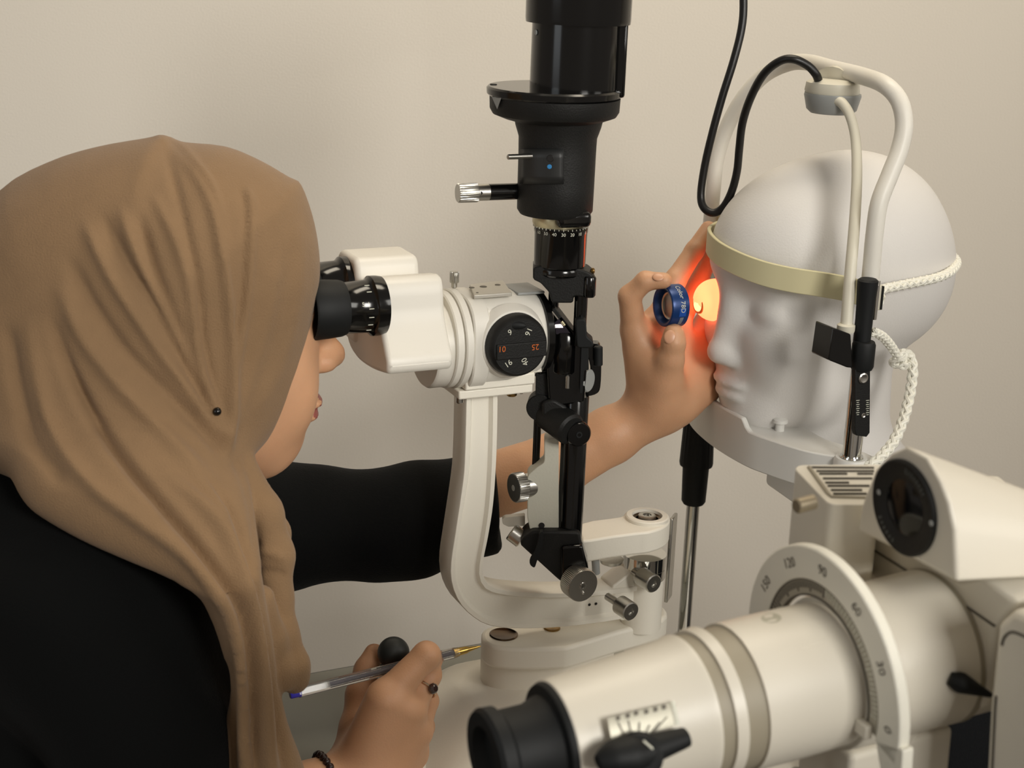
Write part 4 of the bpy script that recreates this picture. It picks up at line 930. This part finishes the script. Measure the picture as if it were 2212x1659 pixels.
# ------------------------------------------------------------------ the examiner
SKIN = mat('skin', (204, 156, 120), 0.5, bump=0.10, bscale=700, var=0.05, vscale=40, sss=0.12, sss_scale=0.006)
LIPS = mat('lips', (150, 84, 76), 0.4)
NAIL = mat('nail', (206, 156, 124), 0.35)
pr = thing('person', 'person in a brown headscarf and black top looking into the slit lamp eyepieces', 'person', [S.w([-0.60, 0, 0])[0], S.w([-0.60, 0, 0])[1], 0.0])
def pj(q, yy=None): return P(q[0], q[1], q[2])
def solid(fn_list, k, vox, pad=0.02, cut=None):
    """fn_list: list of chains [(px,py,y,r_mm)...]; smooth union -> mesh"""
    ch = [[(P(a, b, c), r / 1000.0) for a, b, c, r in L] for L in fn_list]
    al = np.array([p - r for L in ch for p, r in L]).min(0) - pad; ah = np.array([p + r for L in ch for p, r in L]).max(0) + pad
    def fn(X, Y, Z):
        d = None
        for L in ch:
            c = chain(X, Y, Z, None, [p for p, r in L], [r for p, r in L], 0.004)
            d = c if d is None else smin(d, c, k)
        return d if cut is None else cut(X, Y, Z, d)
    return field_mesh(fn, al, ah, vox)

# -- left hand (far side), holding the lens
LH = [
    [(1040, 1056, 1.205, 28), (1200, 1005, 1.208, 27), (1320, 940, 1.210, 23.5), (1408, 890, 1.212, 20)],
    [(1408, 885, 1.212, 19), (1372, 715, 1.206, 11.5)],
    [(1422, 872, 1.216, 19), (1415, 695, 1.222, 12)],
    [(1440, 872, 1.220, 18), (1460, 705, 1.232, 12)],
    [(1455, 868, 1.220, 17), (1494, 745, 1.238, 11)],
    [(1468, 855, 1.214, 15), (1508, 790, 1.228, 11)],
    [(1478, 862, 1.212, 12), (1530, 846, 1.228, 10)],
    [(1490, 830, 1.222, 13), (1532, 765, 1.242, 11), (1540, 715, 1.252, 9)],
    [(1424, 872, 1.202, 15), (1434, 820, 1.192, 13), (1446, 782, 1.184, 10.8)],
    [(1430, 850, 1.200, 15), (1412, 790, 1.208, 13)],
    [(1434, 812, 1.193, 10), (1392, 752, 1.204, 9.5)],
]
LHF = [
    [(1370, 712, 1.206, 10.8), (1360, 640, 1.199, 9.0), (1394, 607, 1.194, 7.8), (1434, 606, 1.191, 6.6)],
    [(1418, 700, 1.222, 10.5), (1458, 606, 1.238, 9.2), (1500, 542, 1.252, 8.0), (1530, 494, 1.264, 6.6)],
    [(1462, 708, 1.234, 10.2), (1500, 622, 1.256, 8.8), (1530, 562, 1.268, 7.6), (1548, 522, 1.274, 6.4)],
    [(1498, 745, 1.240, 10), (1522, 700, 1.258, 9.6), (1542, 660, 1.270, 8.4), (1552, 625, 1.274, 7.0)],
    [(1438, 812, 1.190, 11.6), (1450, 770, 1.182, 10.0), (1455, 740, 1.180, 9.6), (1456, 722, 1.181, 8.6)],
]
def hand(palm, fingers, vox, kp=0.014, kf=0.005):
    chp = [[(P(a, b, c), r / 1000.0) for a, b, c, r in L] for L in palm]
    chf = [[(P(a, b, c), r / 1000.0) for a, b, c, r in L] for L in fingers]
    al = np.array([p - r for L in chp + chf for p, r in L]).min(0) - 0.008; ah = np.array([p + r for L in chp + chf for p, r in L]).max(0) + 0.008
    def fn(X, Y, Z):
        d = None
        for L in chp:
            c = chain(X, Y, Z, None, [p for p, r in L], [r for p, r in L], 0.006)
            d = c if d is None else smin(d, c, kp)
        for L in chf:
            c = chain(X, Y, Z, None, [p for p, r in L], [r for p, r in L], 0.003)
            d = smin(d, c, kf)
        return d
    return field_mesh(fn, al, ah, vox)
lh_v, lh_f = hand(LH, LHF, 0.0019)
# -- right hand (near side), closed round the joystick
RH = [
    [(380, 1800, 0.915, 34), (560, 1765, 0.95, 33), (690, 1725, 0.975, 28), (775, 1690, 0.990, 24)],
    [(772, 1690, 0.990, 23), (832, 1512, 0.988, 15)],
    [(790, 1690, 0.992, 23), (880, 1535, 0.994, 14)],
    [(800, 1695, 0.996, 22), (897, 1580, 1.003, 13)],
    [(805, 1700, 1.000, 21), (890, 1628, 1.012, 12)],
    [(770, 1680, 1.004, 20), (775, 1575, 1.018, 15)],
]
RHF = [
    [(836, 1504, 0.990, 12.2), (921, 1416, 1.006, 10.2), (930, 1424, 1.036, 8.8), (892, 1440, 1.054, 7.8)],
    [(884, 1532, 0.997, 11.6), (926, 1458, 1.020, 9.4), (918, 1470, 1.048, 8.4), (876, 1474, 1.060, 7.6)],
    [(898, 1578, 1.004, 11.2), (921, 1514, 1.032, 9.2), (905, 1520, 1.055, 8.2), (866, 1516, 1.062, 7.4)],
    [(890, 1626, 1.012, 10.4), (914, 1570, 1.038, 8.6), (895, 1566, 1.058, 7.6), (862, 1552, 1.062, 6.8)],
    [(775, 1578, 1.018, 13.5), (778, 1500, 1.036, 11), (792, 1446, 1.050, 9.4), (808, 1412, 1.058, 7.8)],
]
rh_v, rh_f = hand(RH, RHF, 0.0019)
# -- head and neck, built facing the eyepieces
def face(X, Y, Z):
    Ya = np.abs(Y)
    d = ell(X, Y, Z, (-0.378, 0, 1.200), (0.092, 0.074, 0.096))
    d = smin(d, ell(X, Y, Z, (-0.338, 0, 1.147), (0.051, 0.058, 0.076)), 0.03)
    d = smin(d, ell(X, Y, Z, (-0.3195, 0, 1.0905), (0.0225, 0.027, 0.020)), 0.026)
    d = smin(d, ell(X, Ya, Z, (-0.3225, 0.0335, 1.129), (0.0265, 0.023, 0.032)), 0.02)
    d = smin(d, cone(X, Ya, Z, (-0.368, 0.048, 1.116), (-0.332, 0.020, 1.086), 0.020, 0.016), 0.025)
    d = smax(d, -ell(X, Ya, Z, (-0.284, 0.032, 1.188), (0.013, 0.018, 0.011)), 0.014)
    d = smin(d, ell(X, Ya, Z, (-0.304, 0.031, 1.187), (0.011, 0.014, 0.010)), 0.005)
    d = smin(d, cone(X, Y, Z, (-0.291, 0, 1.186), (-0.2735, 0, 1.148), 0.0070, 0.0088), 0.012)
    d = smin(d, ell(X, Y, Z, (-0.2705, 0, 1.1445), (0.0090, 0.0105, 0.0085)), 0.008)
    d = smin(d, ell(X, Ya, Z, (-0.2800, 0.0115, 1.1420), (0.0095, 0.0065, 0.0070)), 0.006)
    d = smin(d, ell(X, Y, Z, (-0.2878, 0, 1.1145), (0.0080, 0.0220, 0.0052)), 0.005)
    d = smin(d, ell(X, Y, Z, (-0.2903, 0, 1.1045), (0.0080, 0.0190, 0.0058)), 0.005)
    d = smin(d, ell(X, Ya, Z, (-0.385, 0.074, 1.165), (0.020, 0.010, 0.030)), 0.008)
    d = smin(d, cone(X, Y, Z, (-0.395, 0, 1.12), (-0.445, 0, 0.985), 0.050, 0.055), 0.03)
    return d
fv, ff = field_mesh(face, (-0.50, -0.095, 0.95), (-0.25, 0.095, 1.305), 0.0024)
lipm = (((fv[:, 0] + 0.285) / 0.011) ** 2 + (fv[:, 1] / 0.024) ** 2 + ((fv[:, 2] - 1.1092) / 0.0115) ** 2) < 1
fw = np.array([S.w(q) for q in fv])
# -- trunk and upper arms under the clothes
def trunk_chain():
    sh_n, sh_f = P(150, 1320, 0.905), S.w([-0.455, 0.15, 0.975])
    hip = S.w([-0.62, 0, 0.56])
    return sh_n, sh_f, hip
SHN, SHF, HIP = trunk_chain()
NECK = S.w([-0.445, 0, 1.0])
def trunk(X, Y, Z):
    d = cone(X, Y, Z, P(60, 1260, 1.0), HIP, 0.060, 0.09)
    d = smin(d, cone(X, Y, Z, P(60, 1260, 1.0), S.w([-0.44, 0, 1.03]), 0.055, 0.048), 0.03)
    d = smin(d, cone(X, Y, Z, P(60, 1260, 1.0), SHN, 0.04, 0.034), 0.03)
    d = smin(d, cone(X, Y, Z, P(60, 1260, 1.0), P(280, 1130, 1.11), 0.05, 0.04), 0.05)
    d = smin(d, cone(X, Y, Z, P(280, 1130, 1.11), P(620, 1140, 1.18), 0.038, 0.03), 0.02)
    d = smin(d, cone(X, Y, Z, P(620, 1140, 1.18), P(1040, 1065, 1.205), 0.030, 0.026), 0.01)
    d = smin(d, cone(X, Y, Z, SHN, P(300, 1600, 0.885), 0.034, 0.030), 0.02)
    d = smin(d, cone(X, Y, Z, P(300, 1600, 0.885), P(370, 1800, 0.91), 0.030, 0.030), 0.02)
    return d
tv, tf = field_mesh(trunk, (-0.66, 0.70, 0.42), (0.03, 1.42, 1.12), 0.008)
n1, n2, n3 = len(fw), len(fw) + len(lh_v), len(fw) + len(lh_v) + len(rh_v)
BV = np.vstack([fw, lh_v, rh_v, tv]); BF = np.vstack([ff, lh_f + n1, rh_f + n2, tf + n3])
body = mk('body', (BV, BF), [SKIN, LIPS], pr, ang=180, recalc=False)
co = BV; lipv = np.zeros(len(co), bool); lipv[:n1] = lipm
mi = np.zeros(len(BF), int); mi[lipv[BF].all(1)] = 1
body.data.polygons.foreach_set('material_index', mi.tolist())

def nail(c, up, out, w, h):
    up, out = nrm(up), nrm(out); up = nrm(up - out * np.dot(up, out)); rt = np.cross(up, out)
    V, Fc = sphere([0, 0, 0], 1.0, 18, 10); V = [c + rt * q[0] * w + up * q[1] * h + out * (q[2] * 0.0012 - 0.0004) for q in V]
    return V, Fc
def skin_hit(px, py, verts):
    d = nrm(ray(px, py)); w = verts - CAM; t = w @ d; e = np.linalg.norm(w - t[:, None] * d, axis=1); k = e < 0.003
    return CAM + d * t[k].min()
mk('fingernail', nail(skin_hit(1447, 728, lh_v), [0.1, 0.25, 1], [-0.12, -1, 0.35], 0.0048, 0.0056), NAIL, pr)
mk('fingernail', nail(skin_hit(1422, 598, lh_v), [1, 0, -0.1], [-0.1, -0.75, 0.7], 0.0036, 0.0048), NAIL, pr)

# ------------------------------------------------------------------ clothes
BLK = mat('black_jersey', (10, 11, 11), 0.95, bump=0.25, bscale=600, spec=0.12, sheen=0.02)
def top_field(X, Y, Z):
    d = cone(X, Y, Z, P(70, 1190, 1.01), P(20, 1750, 0.99), 0.105, 0.135)
    d = smin(d, cone(X, Y, Z, P(20, 1750, 0.98), HIP + UP * 0.02, 0.135, 0.15), 0.05)
    d = smin(d, cone(X, Y, Z, P(60, 1170, 0.98), P(150, 1325, 0.905), 0.08, 0.064), 0.05)
    a = cone(X, Y, Z, P(150, 1325, 0.905), P(305, 1590, 0.880), 0.064, 0.050)
    a = smin(a, cone(X, Y, Z, P(305, 1590, 0.880), P(390, 1800, 0.91), 0.050, 0.046), 0.03)
    d = smin(d, a, 0.025)
    d = smin(d, cone(X, Y, Z, P(300, 1310, 0.93), P(405, 1480, 0.945), 0.055, 0.034), 0.03)
    d = smin(d, cone(X, Y, Z, P(405, 1480, 0.945), P(370, 1760, 0.96), 0.034, 0.05), 0.03)
    b_ = cone(X, Y, Z, P(250, 1110, 1.10), P(600, 1135, 1.165), 0.075, 0.048)
    b_ = smin(b_, cone(X, Y, Z, P(600, 1135, 1.165), P(860, 1132, 1.185), 0.046, 0.0445), 0.03)
    b_ = smin(b_, cone(X, Y, Z, P(860, 1130, 1.185), P(1150, 1058, 1.205), 0.0445, 0.043), 0.02)
    cp_ = P(1076, 1100, 1.20); nn = nrm([0.985, 0.05, 0.13])
    pl_ = (X - cp_[0]) * nn[0] + (Y - cp_[1]) * nn[1] + (Z - cp_[2]) * nn[2]
    b_ = smax(b_, pl_, 0.004)
    # soft creases across the sleeve
    b_ = b_ + 0.0016 * np.sin((X * 0.9 + Z * 0.7) * 105 + np.sin(Z * 40) * 1.5) * np.clip((Y - 1.12) * 20, 0, 1)
    d = smin(d, b_, 0.04)
    return d
v, f = field_mesh(top_field, (-0.66, 0.74, 0.44), (0.03, 1.30, 1.12), 0.0045)
mk('black_top', (v, f), BLK, pr, ang=180, recalc=False)
def trousers(X, Y, Z):
    d = cone(X, Y, Z, HIP + S.v([0, -0.07, 0]), HIP + S.v([0, 0.07, 0]), 0.125, 0.125)
    for s in (-1, 1):
        kn = S.w([-0.28, s * 0.15, 0.53]); an = S.w([-0.30, s * 0.16, 0.08])
        d = smin(d, cone(X, Y, Z, HIP + S.v([0, s * 0.09, 0]), kn, 0.085, 0.062), 0.03)
        d = smin(d, cone(X, Y, Z, kn, an, 0.060, 0.045), 0.02)
        d = smin(d, cone(X, Y, Z, an - UP * 0.04, S.w([-0.20, s * 0.165, 0.035]), 0.040, 0.034), 0.02)
    return d
v, f = field_mesh(trousers, (-0.75, 0.65, 0.0), (0.05, 1.45, 0.72), 0.012)
mk('black_trousers', (v, f), BLK, pr, ang=180, recalc=False)
# stool that carries her
stl = thing('stool', 'round black examiner stool under the person in the headscarf', 'stool', [HIP[0], HIP[1], 0])
mk('seat', lathe([HIP[0], HIP[1], 0.385], UP, [(0, 0.17), (0.01, 0.18), (0.05, 0.18), (0.062, 0.165), (0.062, 0)], 48), RUBBER, stl)
mk('column', cyl([HIP[0], HIP[1], 0.03], UP, 0.36, 0.025), CHROME, stl)
mk('foot', lathe([HIP[0], HIP[1], 0.0], UP, [(0, 0.22), (0.02, 0.22), (0.05, 0.03)], 40), BLACKM, stl)

# ------------------------------------------------------------------ headscarf
SCARF = mat('brown_scarf', (136, 109, 80), 0.85, bump=0.35, bscale=900, var=0.04, vscale=60, spec=0.2, sheen=0.12)
YH, YD = 1.005, 0.955
wrap_px = [(350, 295), (385, 309), (480, 319), (560, 352), (618, 386), (646, 402), (672, 470), (686, 540), (689, 600), (681, 650), (664, 745), (655, 800), (636, 860), (598, 920), (548, 965), (500, 992), (470, 1040), (420, 1090), (250, 1080), (100, 1050), (-20, 1030), (-110, 900), (-140, 720), (-110, 560), (0, 412), (100, 352), (200, 320), (300, 302)]
drape_px = [(30, 880), (120, 800), (300, 780), (440, 860), (500, 985), (530, 1040), (545, 1110), (558, 1200), (572, 1300), (590, 1400), (604, 1490), (622, 1570), (655, 1660), (680, 1770), (500, 1770), (486, 1660), (484, 1580), (496, 1490), (482, 1400), (452, 1312), (415, 1262), (300, 1208), (200, 1160), (120, 1112), (75, 1075), (45, 1020), (22, 940)]
def drape_y(py): return float(np.interp(py, [860, 1000, 1240, 1400, 1770], [0.955, 0.925, 0.872, 0.878, 0.900]))
def to_uv(pts, y): return [(P(a, b, y)[0], P(a, b, y)[2]) for a, b in pts]
WU, DU = to_uv(spline(wrap_px, 3, True), YH), [(P(a, b, drape_y(b))[0], P(a, b, drape_y(b))[2]) for a, b in spline(drape_px, 3, True)]
TAILS = [
    [(515, 1010, .945, 12), (560, 1110, .930, 15), (588, 1200, .925, 14), (592, 1290, .920, 12), (604, 1370, .912, 12), (628, 1440, .908, 12), (636, 1466, .908, 10)],
    [(566, 1290, .895, 8), (584, 1380, .898, 10), (606, 1445, .898, 9), (616, 1470, .898, 7)],
    [(560, 1060, .950, 8), (596, 1150, .945, 9), (606, 1230, .940, 8)],
]
def infl(X, Y, Z, uv, y0, R, T):
    u = X[:, 0, :]; w = Z[0, 0, :][None, :]
    d = poly_dist(np.asarray(u, float), np.asarray(w, float), uv)
    e = 1 - np.clip(d, -0.05, R) / R
    g = np.sqrt(((Y - y0) / T) ** 2 + (np.clip(e, 0, None) ** 2)[:, None, :]) - 1
    return g * min(R, float(np.min(T))) * 0.8
def scarf(X, Y, Z):
    X, Y, Z = np.broadcast_arrays(X, Y, Z)
    d = infl(X, Y, Z, WU, YH, 0.100, 0.090)
    zz = [P(400, q, drape_y(q))[2] for q in (1770, 1400, 1240, 1000, 860)]
    yd = np.interp(np.asarray(Z[0, 0, :], float), zz, [drape_y(q) for q in (1770, 1400, 1240, 1000, 860)])[None, None, :]
    td = np.interp(np.asarray(Z[0, 0, :], float), zz, [0.030, 0.034, 0.041, 0.060, 0.060])[None, None, :]
    d = smin(d, infl(X, Y, Z, DU, yd, 0.050, td), 0.025)
    for L in TAILS:
        d = smin(d, chain(X, Y, Z, None, [P(a, b, c) for a, b, c, r in L], [r / 1000 for a, b, c, r in L], 0.006), 0.0035)
    return d
v, f = field_mesh(scarf, (-0.44, 0.83, 0.70), (-0.115, 1.11, 1.32), 0.0026)
# folds: ridges and valleys running along the drape (px polyline, height mm, half width px)
FOLDS = [
    ([(347, 290), (386, 318), (434, 385), (463, 453), (482, 549), (497, 670), (503, 766), (492, 935), (488, 985)], 5.5, 13),
    ([(362, 300), (402, 340), (446, 400), (474, 470), (492, 560), (507, 680), (512, 780), (502, 920)], -4.5, 8),
    ([(400, 332), (455, 400), (484, 501), (500, 622), (514, 718), (510, 850), (498, 940)], 2.5, 8),
    ([(357, 318), (395, 467), (424, 598), (440, 742), (466, 850)], -3.0, 9),
    ([(330, 420), (380, 520), (410, 620), (428, 742), (452, 850), (480, 940)], 3.0, 11),
    ([(299, 463), (338, 598), (386, 718), (434, 829), (482, 935)], -4.5, 11),
    ([(260, 450), (300, 560), (355, 670), (405, 770), (450, 860), (486, 950)], 4.5, 12),
    ([(222, 467), (270, 559), (328, 646), (376, 742), (424, 839), (482, 945)], -4.0, 11),
    ([(183, 480), (235, 590), (300, 690), (360, 780), (430, 870), (486, 960)], 4.5, 14),
    ([(150, 560), (200, 660), (270, 760), (350, 840), (440, 930), (490, 985)], -4.5, 15),
    ([(130, 620), (175, 720), (240, 810), (320, 900), (420, 1010), (470, 1080), (510, 1180)], 5.0, 18),
    ([(110, 690), (150, 800), (200, 900), (270, 1000), (340, 1082), (400, 1150), (460, 1225), (508, 1295), (536, 1381), (546, 1500), (552, 1659), (556, 1760)], -8.5, 13),
    ([(60, 700), (90, 850), (130, 960), (202, 1050), (295, 1120), (400, 1196), (463, 1268), (505, 1330), (522, 1400), (530, 1500), (530, 1659), (530, 1760)], 5.0, 17),
    ([(15, 700), (40, 850), (75, 960), (140, 1040)], -4.0, 16),
    ([(530, 405), (545, 463), (535, 646), (511, 790), (497, 911)], 2.5, 9),
    ([(520, 400), (530, 470), (522, 620), (508, 720)], -2.0, 7),
    ([(600, 560), (575, 700), (540, 820), (505, 930)], 1.8, 16),
    ([(640, 480), (650, 560), (640, 680), (600, 800), (545, 900)], 1.5, 18),
    ([(358, 1023), (442, 1099), (497, 1179), (539, 1280), (558, 1373), (572, 1500), (584, 1659), (590, 1760)], 6.0, 15),
    ([(420, 1010), (490, 1090), (530, 1180), (556, 1280), (578, 1380), (594, 1480), (606, 1580), (620, 1700)], -6.0, 10),
    ([(490, 1420), (500, 1520), (502, 1659), (508, 1760)], -4.0, 10),
    ([(505, 990), (530, 1050), (548, 1120), (556, 1220)], -4.0, 9),
    ([(545, 1190), (590, 1196), (612, 1210)], 2.0, 10), ([(548, 1230), (600, 1240), (614, 1236)], -2.0, 9),
]
nv = vnormals(v, f)
if (nv * (v - v.mean(0))).sum() < 0: nv = -nv
q = (v - CAM) @ CM
pxv = 1106 + F_PX * q[:, 0] / -q[:, 2]; pyv = 829.5 - F_PX * q[:, 1] / -q[:, 2]
disp = np.zeros(len(v))
for pts, amp, wd in FOLDS:
    pp = np.array(spline(pts, 5)); best = np.full(len(v), 1e9); tpos = np.zeros(len(v))
    for i in range(len(pp) - 1):
        a, e = pp[i], pp[i + 1] - pp[i]
        t = np.clip(((pxv - a[0]) * e[0] + (pyv - a[1]) * e[1]) / (e @ e + 1e-9), 0, 1)
        dd = (pxv - a[0] - t * e[0]) ** 2 + (pyv - a[1] - t * e[1]) ** 2
        s = dd < best; best[s] = dd[s]; tpos[s] = (i + t[s]) / (len(pp) - 1)
    disp += amp / 1000.0 * np.exp(-best / wd ** 2) * np.clip(np.minimum(tpos + (0.2 if pts[0][1] < 310 else 0), 1 - tpos) * 7 + 0.12, 0, 1)
facing = np.clip(-nv[:, 1] * 1.6 + 0.25, 0, 1)
v = v + nv * (disp * facing)[:, None]
mk('headscarf', (v, f), SCARF, pr, ang=180, recalc=False)
pinp = skin_hit(469, 889, v)
mk('scarf_pin', sphere(pinp, 0.0028, 14, 10), BLACK, pr)

# ------------------------------------------------------------------ ring, bracelet, pen
ra, rb = P(884, 1532, 0.997), P(926, 1458, 1.020)
rc = ra + (rb - ra) * 0.62; rax, ru, rw = basis(rb - ra)
RINGM = mat('rose_silver', (205, 178, 150), 0.2, 1.0)
rg = mk('ring', tube([rc + (ru * math.cos(a) + rw * math.sin(a)) * 0.0112 for a in np.linspace(0, 2 * math.pi, 40)], 0.0010, 8, cap=False), RINGM, pr)
sd_ = nrm(P(960, 1492, 0.995) - rc); sd_ = nrm(sd_ - rax * np.dot(sd_, rax))
mk('stone', lathe(rc + sd_ * 0.0112, sd_, [(-0.001, 0.0030), (0.0012, 0.0042), (0.0030, 0.0036), (0.0042, 0.0022), (0.0042, 0.0)], 10), mat('smoky_stone', (60, 44, 40), 0.05, spec=1.0), rg)
bw = P(716, 1712, 0.980); bx = nrm(P(775, 1690, 0.990) - P(690, 1725, 0.975)); _, bu, bv_ = basis(bx)
br_ = mk('bracelet', tube([bw + (bu * math.cos(a) + bv_ * math.sin(a)) * 0.0280 for a in np.linspace(0, 2 * math.pi, 48)], 0.0022, 8, cap=False), mat('dark_bead_band', (40, 24, 20), 0.35), pr)
for k in range(30):
    a = 2 * math.pi * k / 30
    mk('bead', sphere(bw + (bu * math.cos(a) + bv_ * math.sin(a)) * 0.0292, 0.0030, 10, 8), MATS['dark_bead_band'], br_)
pe0, pe1 = P(626, 1500, 0.985), P(1038, 1396, 1.048)
pd = nrm(pe1 - pe0); PL = np.linalg.norm(pe1 - pe0)
pen = thing('ballpoint_pen', 'clear ballpoint pen with blue end plug tucked between finger and thumb', 'pen', pe0 + pd * PL / 2)
CLR = bpy.data.materials.new('clear_plastic'); CLR.use_nodes = True
b = CLR.node_tree.nodes['Principled BSDF']; b.inputs['Base Color'].default_value = (0.93, 0.92, 0.90, 1); b.inputs['Roughness'].default_value = 0.06
b.inputs['Transmission Weight'].default_value = 0.9; b.inputs['IOR'].default_value = 1.3
mk('pen_barrel', lathe(pe0, pd, [(0.006, 0.0036), (0.0065, 0.0040), (PL - 0.022, 0.0040), (PL - 0.018, 0.0034)], 6), CLR, pen, ang=20)
mk('ink_tube', lathe(pe0, pd, [(0.030, 0.0017), (PL - 0.020, 0.0017)], 12), mat('ink', (38, 30, 60), 0.3), pen)
mk('end_plug', lathe(pe0, pd, [(0.0, 0.0030), (0.0006, 0.0034), (0.008, 0.0036)], 16), mat('blue_plug', (60, 56, 190), 0.35), pen)
mk('brass_tip', lathe(pe0, pd, [(PL - 0.022, 0.0033), (PL - 0.012, 0.0028), (PL - 0.010, 0.0020), (PL - 0.002, 0.0009), (PL, 0.0005)], 20), mat('pale_brass', (186, 154, 84), 0.25, 1.0), pen)
